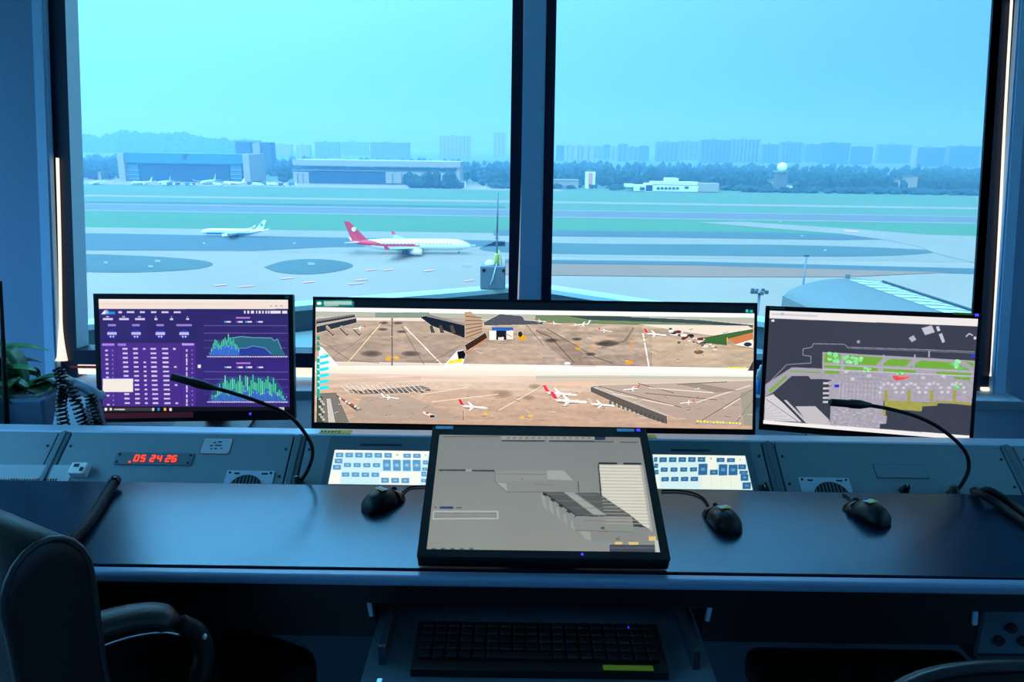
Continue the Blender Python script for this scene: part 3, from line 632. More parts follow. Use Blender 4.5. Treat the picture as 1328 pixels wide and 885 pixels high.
so = bpy.data.objects.new('sun', sun); COL.objects.link(so); so.rotation_euler = (R(42), 0, R(-3))
#PART3
# ------------------------------------------------------------------ console, desk and what stands on them
def mfrom(o, x, y, z): return Matrix(((x[0], y[0], z[0], o[0]), (x[1], y[1], z[1], o[1]), (x[2], y[2], z[2], o[2]), (0, 0, 0, 1)))
PA = R(35); PM = mfrom((0, 1.581, .732), (1, 0, 0), (0, math.sin(PA), -math.cos(PA)), (0, math.cos(PA), math.sin(PA)))  # the sloping console face: x right, z up the slope, -y outwards
PTOP = .139
def on(mw, px, py):
    """local x, z where the view ray through a picture point meets the local y = 0 plane of mw"""
    i = mw.inverted(); o = i @ EYE; d = i.to_3x3() @ ray(px, py); p = o + d * (-o.y / d.y); return p.x, p.z
def pp(px, py): return on(PM, px, py)
def panel_thing(name, label, cat, px, py, group=None):
    x, z = pp(px, py); o = bpy.data.objects.new(name, None); COL.objects.link(o); o.empty_display_size = .05
    o.matrix_world = PM @ Matrix.Translation((x, 0, z)); tag(o, label, cat, group); return o, x, z
def rr(w, h, r, n=4, cx=0, cz=0, y=0):
    """rounded rectangle outline in the local xz plane"""
    P = []
    for (sx, sz, a0) in ((1, 1, 0), (-1, 1, 90), (-1, -1, 180), (1, -1, 270)):
        for k in range(n + 1):
            a = R(a0 + 90 * k / n); P.append((cx + sx * (w / 2 - r) + r * math.cos(a), y, cz + sz * (h / 2 - r) + r * math.sin(a)))
    return P
DZ = .75
def build_console():
    o = thing('control_console', 'long grey-green sloping control console behind the desk, with panel ribs and pale lip', 'console', (0, 1.7, 0))
    inv = Matrix.Translation((0, -1.7, 0))
    seams = [pp(83, 566)[0], pp(389, 570)[0], pp(996, 578)[0], pp(1306, 582)[0]]
    edges = [-2.5] + seams + [2.5]
    for i, (a, b) in enumerate(zip(edges, edges[1:])):
        m = MB().use(M['panel']); a2, b2 = a + (.016 if i else 0), b - (.016 if i < 4 else 0)
        m.box(((a2 + b2) / 2, .004, .046), (b2 - a2 - .002, .008, .18), bev=.0015)
        m.use(M['ink'])
        for x in (a2 + .012, b2 - .012):
            for z in (.095, .02): m.lathe([(.0035, -.0015), (.0035, .001)], (x, 0, z), 'y', 8)
        m.xf(inv @ PM); m.obj('panel', None, o)
    for x in seams:
        m = MB().box((x, .004, .046), (.027, .012, .18), bev=.003).box((x, -.003, .046), (.008, .004, .18), bev=.001); m.xf(inv @ PM); m.obj('rib', M['panel_frame'], o)
    t = PM @ Vector((0, 0, PTOP))
    m = MB().box((0, t.y + .018, t.z - .006), (5, .044, .014), bev=.005); m.xf(inv); m.obj('lip', M['lip'], o)
    m = MB().prism([(-2.5, t.y + .04, t.z - .012), (-2.5, t.y + .04, 0), (-2.5, 1.60, 0), (-2.5, 1.60, .70), (-2.5, t.y - .002, t.z - .02)], (5, 0, 0)); m.xf(inv); m.obj('body', M['shelf'], o)
    m = MB().box((0, 2.09, .6175), (5, .70, .035)); m.xf(inv); m.obj('rear_shelf', M['shelf'], o)
    m = MB().box((0, 2.09, .30), (5, .66, .60)); m.xf(inv); m.obj('rear_cabinet', M['shelf'], o)
    for (x0, x1, y, black) in ((412, 454, 564.6, True), (837, 850, 566.2, False)):
        a, b = at_z(x0, y, t.z), at_z(x1, y, t.z); m = MB().use(M['yellow']).box(((a.x + b.x) / 2, t.y + .014, t.z + .0015), (b.x - a.x, .022, .001))
        if black:
            m.use(M['ink'])
            for k in range(6): m.box((a.x + .006 + k * .0085, t.y + .013, t.z + .0022), (.0045, .01, .0006))
        m.xf(inv); q = m.obj('sticker', None, o); q['label'] = 'yellow sticker'
    # worktop
    d = thing('desk', 'long dark blue-grey worktop with a rounded front edge', 'desk', (0, 1.36, 0)); inv = Matrix.Translation((0, -1.36, 0))
    m = MB().box((0, 1.3755, DZ - .009), (5, .339, .018), bev=.001); m.xf(inv); m.obj('worktop', M['desk'], d)
    m = MB().box((0, 1.189, DZ - .0105), (5, .026, .021), bev=.008, seg=4); m.xf(inv); m.obj('edge_band', M['edge'], d)
    m = MB().box((0, 1.25, .705), (5, .10, .049)); m.xf(inv); m.obj('apron', M['black'], d)
    m = MB().box((0, 1.518, .40), (5, .018, .64)); m.xf(inv); m.obj('back_panel', M['under'], d)
    for x in (-2.2, -1.25, 1.75, 2.3):
        m = MB().box((x, 1.44, .34), (.03, .10, .68), bev=.003); m.xf(inv); m.obj('support_panel', M['under'], d)

def monitor(name, label, c, yaw, tilt, roll, w, h, mg, pic, scr, back=.10, foot=True):
    """mg = bezel left, right, top, bottom; w, h = the lit face"""
    Rz = Matrix.Rotation(yaw, 3, 'Z'); b = Vector(c) + Rz @ Vector((0, back, 0))
    o = thing(name, label, 'monitor', (b.x, b.y, .635), yaw)
    L = Matrix.Translation((0, -back, c[2] - .635)) @ Matrix.Rotation(tilt, 4, 'X') @ Matrix.Rotation(roll, 4, 'Y')
    W, H = w + mg[0] + mg[1], h + mg[2] + mg[3]; cx, cz = (mg[1] - mg[0]) / 2, (mg[2] - mg[3]) / 2
    m = MB().box((cx, .0165, cz), (W, .031, H), bev=.004).box((cx, .045, cz), (W * .6, .03, H * .6), bev=.01); m.xf(L); m.obj('housing', M['bezel'], o)
    m = MB(); y0, y1 = -.003, .004
    for (bx, bz, bw, bh) in ((-(w / 2 + mg[0] / 2), cz, mg[0], H), (w / 2 + mg[1] / 2, cz, mg[1], H), (0, h / 2 + mg[2] / 2, w, mg[2]), (0, -(h / 2 + mg[3] / 2), w, mg[3])):
        m.box((bx, (y0 + y1) / 2, bz), (bw, y1 - y0, bh))
    m.xf(L); m.obj('bezel', M['bezel'], o)
    pic.grid(w, h, 'screen', scr, o, L @ Matrix.Translation((0, -.001, 0)))
    if foot:
        top = c[2] - .635
        m = MB().box((0, .0, .0066), (min(.5, w * .45), .20, .012), bev=.004).box((0, .045, top * .5 + .02), (.07, .025, top + .02), bev=.004).box((0, .0, top), (.09, .09, .09), bev=.01); m.obj('stand', M['black'], o)
    mw = Matrix.Translation((b.x, b.y, .635)) @ Rz.to_4x4() @ L
    return o, L, mw
def sticker(o, L, mw, name, x0, y0, x1, y1, m, label=None, th=.0008, y=-.0035):
    a, b = on(mw, x0, y0), on(mw, x1, y1)
    q = MB().box(((a[0] + b[0]) / 2, y, (a[1] + b[1]) / 2), (abs(b[0] - a[0]), th, abs(a[1] - b[1]))); q.xf(L); e = q.obj(name, M[m], o)
    if label: e['label'] = label
    return e

SCR = screen_mat('screen picture', 1.0); SCR2 = screen_mat('grey screen picture', .95)
def pic_left():
    p = Pic([(127.9, 388), (374.6, 389), (375.3, 531.6), (133.6, 535)], 420, 250, '#3a2a78'); p.frame(110, 370, 4.579)
    p.rect(80, 140, 1215, 350, '#30286c'); p.rect(670, 180, 1215, 440, '#33296f'); p.rect(680, 445, 1215, 715, '#37297a'); p.rect(95, 345, 660, 720, '#4a2f8e')
    p.noise(.10, 40, 30)
    p.rect(70, 70, 1230, 142, '#f4e4da'); p.rect(70, 70, 1230, 96, '#fbeee6')
    for x in (1105, 1135, 1165): p.rect(x, 122, x + 12, 127, '#8a8088')
    p.line([(90, 112), (900, 114)], 3, '#e8d2c6')
    p.poly([(96, 176), (118, 148), (140, 150), (150, 172)], '#5aa8ff'); p.poly([(110, 160), (126, 146), (136, 168)], '#ffb4a0'); p.poly([(98, 172), (118, 152), (124, 172)], '#ffffff'); p.rect(143, 158, 180, 174, '#2f8ce0')
    for x, w in ((200, 22), (250, 46), (328, 30), (395, 32), (458, 42), (530, 42)): p.rect(x, 156, x + w, 167, '#d8d0f0')
    for x, w in ((948, 10), (968, 12), (990, 18), (1020, 8), (1036, 12), (1056, 10), (1075, 10), (1090, 10), (1105, 62), (1175, 30)): p.rect(x, 152, x + w, 169, '#e8e4f6')
    for x, w in ((108, 60), (205, 58), (300, 58), (415, 18), (508, 18), (604, 18)): p.rect(x, 196, x + w, 208, '#d8cdf0'); p.rect(x + w * .3, 184, x + w * .6, 192, '#b0a0dc')
    for x, w in ((138, 48), (282, 46), (426, 46), (546, 92)): p.rect(x, 233, x + w, 245, '#9c86d2')
    for x in (162, 306, 450, 592):
        p.ell(x, 292, 30, 26, '#2438b8'); p.ell(x, 292, 17, 15, '#33296f'); p.rect(x - 28, 280, x + 28, 297, '#c6bce8'); p.rect(x - 12, 302, x - 4, 312, '#e8e0ff'); p.rect(x + 4, 302, x + 12, 312, '#e8e0ff')
    for x in (234, 378, 522): p.line([(x, 225), (x, 330)], 3, '#2a2060')
    for x in (190, 575, 662): p.line([(x, 350), (x, 720)], 4, '#3a2478')
    p.line([(95, 330), (660, 330)], 3, '#2a2060')
    p.rect(104, 348, 176, 362, '#b184ea'); p.rect(196, 348, 246, 362, '#a078dc'); p.rect(578, 346, 650, 360, '#c49af4')
    rnd = random.Random(2)
    for r in range(13):
        y = 380 + r * 26.8
        for k, (x, w) in enumerate(((240, 30), (302, 28), (354, 16), (408, 34), (478, 36), (534, 16))):
            if k == 0 and rnd.random() < .05 or k in (2,) and r in (1, 2) or k == 5 and r % 4: continue
            xx = x + r * 1.1; p.rect(xx - w / 2, y - 5, xx + w / 2, y + 5, '#ded4f6', .95)
        if r % 2 == 0 or r < 7: p.rect(122 + r, y + 4, 138 + r, y + 15, '#e8e0fa', .8); 
        p.rect(162 + r * .6, y + 6, 168 + r * .6, y + 15, '#b8a8e4', .8)
        p.rect(602, y + 2, 611, y + 16 + (r % 3) * 5, '#e4dcfa', .9); p.rect(636, y + 4, 642, y + 12, '#b8a8e4', .8)
    p.rect(108, 557, 288, 636, '#f6ece2'); p.rect(106, 553, 290, 558, '#3a4ee0'); p.rect(672, 474, 690, 494, '#f4f0ff')
    for (y0, top, base) in ((190, 230, 422), (460, 505, 690)):
        p.rect(900, y0, 985, y0 + 9, '#b87ce0')
        for x in (830, 900, 955, 1020): p.rect(x, y0 + 24, x + 14, y0 + 34, '#54b8d0' if x in (830, 955) else '#7a6ad0'); p.rect(x + 14, y0 + 24, x + 40, y0 + 34, '#e0d8f4')
        for k in range(4): p.line([(708, top + 12 + k * 44 - (2 if y0 > 300 else 0)), (1205, top + 12 + k * 44)], 4 if k < 2 else 2, '#8478b8', .7)
        p.line([(725, base + 3), (1205, base + 3)], 5, '#c8c0e8')
        for x in np.arange(730, 1200, 14): p.rect(x, base + 3, x + 6, base + 9, '#d8d0f0')
    p.poly([(735, 418), (760, 360), (775, 322), (800, 340), (870, 310), (930, 305), (1000, 312), (1110, 312), (1125, 330), (1145, 318), (1170, 380), (1195, 418)], '#2c6f84', .9)
    p.line([(870, 318), (930, 306), (1000, 313), (1110, 314), (1126, 332), (1145, 320), (1170, 382)], 4, '#7fc4c0', .9)
    p.poly([(735, 418), (770, 370), (830, 362), (900, 372), (960, 376), (1000, 362), (1070, 374), (1110, 412), (1112, 418)], '#2b3f9a')
    p.line([(770, 372), (830, 364), (900, 374), (960, 376), (1000, 362), (1070, 374), (1108, 410)], 4, '#7fb0d8', .8)
    for i, x in enumerate(range(742, 922, 10)):
        hgt = [15, 40, 70, 95, 88, 70, 60, 82, 96, 105, 90, 128, 105, 85, 96, 70, 62, 40][i]; p.rect(x, 418 - hgt, x + 6, 418, '#4fd8a0'); p.rect(x, 418 - hgt * .6, x + 7, 418, '#3c78e0')
        if i % 2: p.rect(x + 1, 400 - hgt * .3, x + 4, 406 - hgt * .3, '#e0f0ff')
    p.poly([(735, 686), (760, 600), (840, 545), (1120, 545), (1170, 610), (1200, 686)], '#2e5a86', .8)
    for i, x in enumerate(range(742, 1202, 11)):
        t = i / 41; env = min(1, t * 5.5) * min(1, (1 - t) * 5.2); hgt = (120 + 25 * math.sin(i * 1.7) + (10 if i % 3 else -10)) * env; q = hgt * (.42 + .16 * math.sin(i * 1.1) + (.12 if i < 8 else 0))
        p.rect(x, 688 - hgt, x + 7, 688, '#46d49a' if i % 4 else '#78e4b8'); p.rect(x, 688 - q, x + 8, 688, '#3b6fd2'); 
        if i % 2: p.rect(x + 1, 660 - q * .4, x + 5, 667 - q * .4, '#bfe0ff')
    p.rect(100, 722, 1225, 760, '#15121c'); p.rect(112, 728, 400, 748, '#3e3a3c'); p.rect(150, 730, 162, 746, '#f0e8e0'); p.rect(176, 736, 240, 743, '#d0c8c0')
    for x, c in ((120, '#ffffff'), (400, '#c8d8e8'), (432, '#3a86e0'), (470, '#f0c060'), (503, '#ece4e0')): p.rect(x, 730, x + 14, 747, c)
    p.rect(1150, 724, 1182, 740, '#c8c4d0'); 
    return p
def pic_wide():
    p = Pic([(410.3, 388.5), (978.5, 396.5), (974, 561.5), (407.8, 547)], 860, 250, '#06131f'); H = p.H
    yb, ym = .066, .505
    p.vgrad(yb, .10, '#f2efe9', '#dcdcd8'); p.vgrad(.10, .16, '#a9b2a4', '#b5aba0'); p.vgrad(.16, ym, '#b7a594', '#a8968a')
    p.vgrad(ym, .60, '#f0e6dc', '#e2d2c4'); p.vgrad(.60, .72, '#d8c4b4', '#cbb4a2'); p.vgrad(.72, 1, '#c6ac98', '#b79c8a')
    p.noise(.22, 34, 5, 0, int(.14 * H), None, int(ym * H)); p.noise(.13, 9, 4, 0, int(.14 * H), None, int(ym * H)); p.noise(.10, 50, 5, 0, int(.6 * H)); p.noise(.07, 8, 4, 0, int(.66 * H))
    p.frame(390, 370, 4.213)
    # left view: apron seen between two terminals
    p.poly([(300, 170), (880, 180), (880, 440), (200, 440), (90, 320), (90, 200)], '#a8968a', .35)
    p.poly([(400, 150), (690, 150), (690, 178), (400, 178)], '#7d8f86', .8); p.poly([(300, 178), (690, 180), (690, 198), (300, 194)], '#e8ddd0', .8)
    p.poly([(88, 190), (290, 160), (300, 190), (300, 205), (88, 262)], '#3c434e'); p.poly([(88, 212), (292, 175), (296, 182), (88, 226)], '#b4a8a0', .9); p.poly([(88, 186), (285, 158), (288, 166), (88, 200)], '#8f8a8a', .8)
    for x in (150, 225, 290): p.poly([(x - 10, 225), (x + 35, 265), (x + 25, 280), (x - 15, 240)], '#6a625e'); p.poly([(x - 14, 228), (x - 4, 220), (x + 32, 262), (x + 24, 268)], '#a8988c')
    p.poly([(640, 175), (690, 165), (880, 220), (880, 292), (700, 222)], '#2c3440'); p.poly([(660, 168), (690, 160), (880, 212), (880, 222)], '#8e8a8c', .9)
    for x in (690, 740, 800): p.poly([(x, 225), (x + 14, 218), (x + 30, 262), (x + 8, 262)], '#5a544f')
    p.line([(490, 180), (488, 440)], 12, '#857a74', .55); p.line([(490, 180), (489, 440)], 4, '#5a5450', .6)
    p.line([(555, 225), (755, 436)], 8, '#efe2cc', .8); p.line([(540, 225), (620, 370), (660, 436)], 6, '#7a6c64', .5); p.line([(440, 200), (240, 438)], 6, '#e8cfa4', .85); p.line([(390, 250), (150, 410)], 6, '#8a7c70', .4)
    p.line([(150, 330), (260, 410), (420, 425)], 9, '#7c7068', .35); p.line([(560, 415), (700, 420), (860, 330)], 8, '#7c7068', .35)
    for (x, y, w) in ((380, 375, 60), (590, 375, 55), (540, 255, 30), (520, 208, 30), (440, 242, 30), (445, 207, 28)): p.ell(x, y, w, w * .3, '#54504e', .9, True)
    for (x, y) in ((468, 402), (513, 398)): p.ell(x, y, 15, 13, '#f2a53a')
    p.ell(507, 275, 7, 5, '#e8a060'); p.plane(310, 232, 70, -1)
    p.poly([(880, 150), (910, 146), (975, 195), (975, 270), (880, 300)], '#b49a84'); 
    for k in range(6): p.line([(884, 170 + k * 24), (972, 180 + k * 15)], 6, '#7a6452', .75)
    p.poly([(880, 330), (990, 262), (1002, 290), (890, 362)], '#4a3a30'); p.line([(880, 380), (1000, 292)], 8, '#d07a38', .7)
    p.poly([(765, 440), (835, 362), (870, 352), (886, 380), (868, 440)], '#fbf4ea'); p.poly([(838, 366), (872, 358), (884, 380), (878, 404), (846, 410)], '#23232a'); p.poly([(782, 432), (800, 414), (868, 402), (862, 424)], '#f0d238')
    p.poly([(100, 335), (120, 340), (205, 440), (100, 440)], '#fbf2ea')
    # middle view: small blue-roofed shed on the apron
    p.poly([(985, 205), (1070, 160), (1190, 170), (1205, 195), (1300, 200), (1306, 215), (985, 222)], '#5c5f68'); p.rect(1025, 232, 1142, 250, '#3f6ab2'); p.rect(1012, 250, 1050, 302, '#ece4d8'); p.rect(1050, 250, 1105, 300, '#2c3036'); p.rect(1105, 250, 1142, 298, '#e2d8cc')
    p.ell(1188, 290, 26, 16, '#d8a038'); p.ell(1180, 270, 12, 16, '#3a3430'); p.rect(1060, 286, 1090, 304, '#d8d0c4')
    p.line([(1210, 215), (1305, 330)], 7, '#7c6e64', .5); p.poly([(1010, 320), (1300, 330), (1300, 440), (900, 440)], '#c8b09a', .35)
    p.frame(690, 370, 4.213)
    p.poly([(0, 165), (480, 172), (700, 190), (1205, 222), (1205, 238), (640, 222), (0, 205)], '#6f8464', .9); p.poly([(170, 170), (440, 172), (900, 192), (1205, 222), (1205, 230), (800, 208), (300, 192)], '#3d4a58', .8)
    p.poly([(560, 215), (1180, 226), (1205, 245), (980, 280), (840, 262)], '#e2d4c6', .9)
    p.poly([(0, 240), (120, 270), (240, 360), (330, 450), (200, 450), (60, 330)], '#84766c', .4)
    p.line([(0, 250), (80, 285), (210, 430)], 8, '#6a5e58', .6); p.line([(60, 240), (330, 400), (420, 432)], 8, '#655a54', .45); p.line([(590, 265), (622, 452)], 10, '#f0e8d8', .8); p.line([(540, 235), (490, 310), (360, 345)], 12, '#6a605a', .45)
    for (x, y, w) in ((85, 305, 38), (225, 298, 30), (400, 322, 60), (300, 382, 34), (360, 325, 40)): p.ell(x, y, w, w * .32, '#4c4844', .9, True)
    for (x, y, w) in ((228, 318, 14), (232, 352, 16), (308, 346, 13), (540, 295, 9), (522, 352, 15), (512, 428, 24), (532, 330, 12)): p.ell(x, y, w, w * .45, '#ef9c3c')
    for (x, y, L, f) in ((30, 195, 62, 1), (110, 208, 66, 1), (250, 212, 90, -1), (385, 248, 74, 1), (665, 265, 120, 1), (225, 215, 50, 1)): p.plane(x, y, L, f, tail='#d63048' if L != 90 else '#f0f0f4')
    p.poly([(880, 300), (1060, 268), (1205, 244), (1205, 265), (1060, 300), (1060, 335), (930, 322)], '#3f6a3c', .9)
    rnd = random.Random(5)
    for k in range(34): x = rnd.uniform(740, 1000); y = 250 + (x - 740) * .36 + rnd.uniform(-18, 22); w = rnd.uniform(8, 20); p.ell(x, y, w, w * .45, rnd.choice(['#3a3634', '#e8e0d8', '#d8d0c8', '#5a504a', '#e8b848', '#7a3a34']))
    p.poly([(1060, 300), (1205, 262), (1205, 300), (1110, 330)], '#c47a48', .8); p.line([(1060, 290), (1060, 336)], 5, '#d8a048'); p.poly([(1100, 332), (1205, 300), (1205, 350)], '#efe0cc'); p.line([(1060, 336), (1200, 360)], 5, '#e0a848', .8)
    p.ell(1175, 330, 22, 12, '#3a3c58'); p.ell(900, 372, 28, 12, '#4a3a34'); p.ell(892, 358, 8, 8, '#c88838'); p.ell(790, 318, 10, 8, '#3c3836')
    p.poly([(640, 280), (1205, 360), (1205, 470), (640, 455)], '#d8c4a4', .35); p.poly([(1205, 420), (1175, 478), (1205, 478)], '#454048')
    for k in range(7): p.rect(1060 + k * 16, 455 + (k % 2), 1071 + k * 16, 466, '#f0e450', .9)
    p.ell(172, 432, 18, 8, '#f4f0ea')
    # lower strip of views
    p.poly([(0, 452), (1205, 485), (1205, 500), (0, 472)], '#f6ece6', .8); p.poly([(0, 505), (1205, 515), (1205, 545), (0, 540)], '#c2b8a8', .7); p.poly([(0, 500), (400, 500), (1205, 512), (1205, 524), (0, 512)], '#a4b0a8', .6)
    p.poly([(300, 565), (325, 558), (720, 720), (720, 772), (620, 740), (300, 590)], '#6a625e'); p.poly([(310, 566), (330, 562), (720, 716), (720, 730)], '#b8aca2')
    for k in range(13): x = 400 + k * 24; p.rect(x, 640 + (x - 400) * .36, x + 14, 662 + (x - 400) * .36, '#4f5a5c', .7)
    p.poly([(340, 556), (1205, 535), (1205, 790), (870, 775), (725, 720)], '#aa9a92', .75)
    p.noise(.0, 5, 5)
    for (a, b) in (((340, 560), (800, 680)), ((560, 545), (760, 600)), ((1205, 580), (880, 775)), ((1205, 640), (1100, 775)), ((1060, 540), (780, 552)), ((600, 600), (1000, 640))): p.line([a, b], 6, '#6f6660', .6)
    for (a, b) in (((1035, 690), (1130, 632)), ((420, 600), (760, 672)), ((620, 570), (980, 600)), ((880, 655), (1190, 560))): p.line([a, b], 7, '#e0d8d0', .6)
    p.poly([(1130, 600), (1205, 580), (1205, 790), (1150, 780)], '#8f9284', .6); p.poly([(800, 555), (900, 548), (1130, 590), (1000, 600)], '#857c78', .6)
    for (x, y, L, f) in ((140, 590, 175, 1), (190, 630, 190, 1), (365, 655, 140, 1), (520, 572, 90, -1), (830, 650, 78, -1), (890, 575, 34, -1)): p.plane(x, y, L, f, tail='#e04858' if L != 140 else '#c8b8a8', tilt=.07)
    p.poly([(0, 535), (330, 535), (300, 560), (0, 552)], '#dcb8a4', .8)
    for k in range(14): p.rect(885 + k * 18, 752 + k * 1.1 + (k % 2) * 2, 898 + k * 18, 764 + k * 1.1, '#f2e83a' if k not in (4, 9) else '#c8b098')
    p.frame(390, 370, 4.213)
    p.poly([(88, 590), (190, 585), (260, 748), (85, 748)], '#7f7a74'); p.poly([(140, 620), (160, 618), (185, 748), (150, 748)], '#d0c8c0', .8); p.poly([(88, 610), (118, 605), (125, 748), (85, 748)], '#4a5244', .9)
    for k in range(9): p.ell(105 + (k % 3) * 9, 620 + k * 14, 8, 7, '#c8ccb8', .7)
    p.poly([(180, 590), (330, 680), (300, 690), (200, 612)], '#5c5450', .9)
    for k in range(7): p.rect(205 + k * 16, 612 + k * 9, 218 + k * 16, 622 + k * 9, ['#e8e0d8', '#c05048', '#e8e0d8'][k % 3])
    p.poly([(250, 585), (640, 550), (690, 565), (560, 590), (330, 596)], '#7c726c', .8)
    for k in range(16): x = 215 + k * 27; p.line([(x, 545), (x + 45, 590)], 4, '#f0e6dc', .7); p.ell(x + 60, 575 + (k % 3) * 5, 16, 6, '#55504e', .7)
    p.poly([(330, 610), (560, 600), (900, 745), (260, 745)], '#a89a90', .6); p.poly([(90, 520), (640, 500), (640, 520), (90, 540)], '#bca898', .4)
    p.plane(480, 610, 90, 1, tail='#f0ece6'); p.poly([(650, 690), (720, 712), (712, 728), (655, 704)], '#e8e0d8'); p.rect(690, 712, 716, 726, '#4a3c30'); p.ell(676, 700, 10, 6, '#c86a38')
    p.plane(930, 660, 150, 1, tail='#d8304a', tilt=.08); p.line([(868, 690), (868, 742)], 5, '#7a6c62', .7)
    for (x, y) in ((990, 708), (1190, 730), (1235, 720)): p.ell(x, y, 16, 8, '#f0b060')
    for (x, y, w) in ((1080, 600, 60), (1220, 620, 40), (1260, 560, 40)): p.ell(x, y, w, w * .4, '#857468', .6, True)
    for (a, b) in (((640, 600), (900, 560)), ((1060, 690), (1290, 560)), ((700, 640), (1060, 600))): p.line([a, b], 6, '#e6d4c2', .6)
    for k in range(3): p.rect(90, 280 + k * 28, 106, 300 + k * 28, '#0f9a86')
    p.rect(88, 400, 104, 610, '#12a596', .9)
    for k in range(6): p.poly([(100, 388 + k * 33), (152, 378 + k * 34), (152, 392 + k * 34), (130, 398 + k * 34), (100, 402 + k * 34)], '#2ed4ee'); p.rect(92, 390 + k * 33, 104, 398 + k * 33, '#e8ffff')
    rnd = random.Random(8)
    for _ in range(150):
        x = rnd.uniform(100, 2450); y = rnd.uniform(240, 425) if rnd.random() < .5 else rnd.uniform(600, 745); w = rnd.uniform(10, 46); a = rnd.uniform(-.5, .5)
        p.line([(x, y), (x + w, y + w * a)], rnd.uniform(2, 4), rnd.choice(['#5c5048', '#e8dccc', '#7c6c60', '#4c443e']), rnd.uniform(.3, .7))
    y0 = int(yb * H); q = p.a[y0:]; q[:] = np.clip(.60 + (q - .56) * 1.28, 0, 1)
    for _ in range(2): q[1:-1, 1:-1] = np.clip(q[1:-1, 1:-1] * 1.8 - .2 * (q[:-2, 1:-1] + q[2:, 1:-1] + q[1:-1, :-2] + q[1:-1, 2:]), 0, 1)
    # status bar over the views
    p.poly([(82, 84), (270, 80), (290, 95), (285, 118), (86, 120)], '#0f7f78'); p.ell(103, 100, 13, 9, '#f4f4f0'); p.rect(128, 88, 276, 108, '#bfd8d0', .9); p.rect(130, 106, 206, 116, '#9fc4bc', .9)
    p.frame(690, 370, 4.213); p.rect(1164, 134, 1182, 150, '#1fb7b0'); p.rect(1188, 136, 1206, 152, '#1fb7b0'); p.line([(1173, 134), (1173, 150)], 2, '#e0f8f4')
    return p
def pic_right():
    p = Pic([(997, 403), (1267.8, 413.7), (1257, 572), (991, 549)], 430, 260, '#3d4150'); p.frame(970, 380, 3.709); p.noise(.06, 60, 40)
    # runway grounds, stands and aprons
    p.line([(95, 440), (185, 345), (300, 338), (300, 305), (262, 300), (262, 270), (305, 262), (310, 245), (460, 248), (475, 262), (860, 275), (1090, 285)], 4, '#9a9cb0', .9)
    p.line([(475, 268), (870, 282), (1090, 292)], 3, '#8c8ea4', .8); p.line([(868, 280), (868, 312)], 8, '#a8a8ba')
    p.poly([(355, 285), (1090, 328), (1085, 425), (1075, 540), (650, 520), (650, 590), (668, 592), (665, 630), (635, 632), (632, 655), (395, 640), (400, 420), (355, 415)], '#aca6b4')
    p.poly([(85, 500), (85, 440), (210, 358), (355, 365), (355, 415), (300, 415), (290, 400), (210, 400), (120, 480)], '#aaa4b2')
    p.poly([(100, 470), (180, 398), (190, 404), (110, 482)], '#7fae4c'); p.line([(200, 375), (350, 385)], 7, '#7fae4c', .8)
    for q in ([(368, 290), (445, 296), (440, 340), (362, 334)], [(470, 300), (650, 312), (610, 350), (458, 342)], [(680, 318), (785, 322), (755, 356), (635, 350)], [(830, 326), (1000, 338), (1068, 374), (775, 360)], [(1040, 332), (1085, 336), (1085, 360)], [(365, 345), (448, 350), (448, 366), (365, 360)], [(462, 354), (620, 362), (620, 378), (462, 370)], [(648, 366), (800, 374), (808, 388), (650, 380)], [(905, 380), (1075, 390), (1070, 400), (985, 396), (905, 392)], [(990, 406), (1070, 410), (1065, 424), (990, 416)], [(366, 374), (436, 378), (436, 390), (366, 388)]): p.poly(q, '#76b03e')
    p.line([(355, 368), (1090, 404)], 5, '#cbc6d2'); p.line([(355, 345), (1085, 382)], 3, '#cbc6d2', .8)
    for x in (455, 650, 800): p.line([(x, 298), (x - 10, 375)], 7, '#b4aebc')
    for (x, y, k) in ((395, 308, 1), (425, 320, .9), (480, 322, .9), (520, 328, .9), (570, 372, .6), (730, 388, .6), (990, 345, 1), (1015, 362, .8), (1005, 455, .6)):
        rnd = random.Random(x)
        for _ in range(6): p.ell(x + rnd.uniform(-24, 24) * k, y + rnd.uniform(-16, 16) * k, 12 * k, 9 * k, rnd.choice(['#8fe8a0', '#a8f0b0', '#6cc860']))
    p.poly([(695, 400), (775, 402), (770, 410), (740, 418), (712, 424), (694, 410)], '#f05050'); p.ell(745, 404, 28, 4, '#ff8078'); p.rect(414, 442, 438, 455, '#2030e8')
    for x in range(440, 640, 18): p.line([(x, 430), (x - 4, 510)], 4, '#c6c2ce', .7)
    for y in (400, 420, 440, 462, 484): p.line([(460, y - 10), (640, y)], 3, '#8e8a9a', .6)
    for x in (650, 760, 870, 980):
        for k in range(7): t = k / 6 * PI; p.ell(x + 22 - 40 * math.cos(t), 480 - 44 * math.sin(t) , 9, 7, '#d2ced8')
        p.rect(x + 4, 470, x + 20, 525, '#a8a24c')
    for (x, y) in ((470, 380), (500, 415), (580, 400), (840, 410), (870, 440), (940, 405), (720, 440)): p.ell(x, y, 12, 8, '#d6d2dc', .8)
    p.poly([(655, 518), (880, 532), (915, 520), (1075, 530), (1070, 545), (915, 528), (908, 545), (838, 548), (834, 572), (690, 560), (655, 545)], '#a8a452'); p.line([(655, 545), (655, 590)], 14, '#a8a452')
    p.poly([(85, 500), (128, 485), (262, 620), (82, 612)], '#d6d2d6'); p.line([(90, 510), (250, 622)], 4, '#9a96a0'); p.line([(128, 486), (292, 628)], 8, '#32343e'); p.poly([(174, 516), (186, 514), (296, 626), (282, 626)], '#c8c4c8')
    p.poly([(230, 545), (325, 545), (392, 610), (400, 642), (296, 634)], '#c6c2c6'); 
    for k in range(6): p.line([(100 + k * 22, 520 + k * 18), (84, 560 + k * 8)], 2, '#b0acb4')
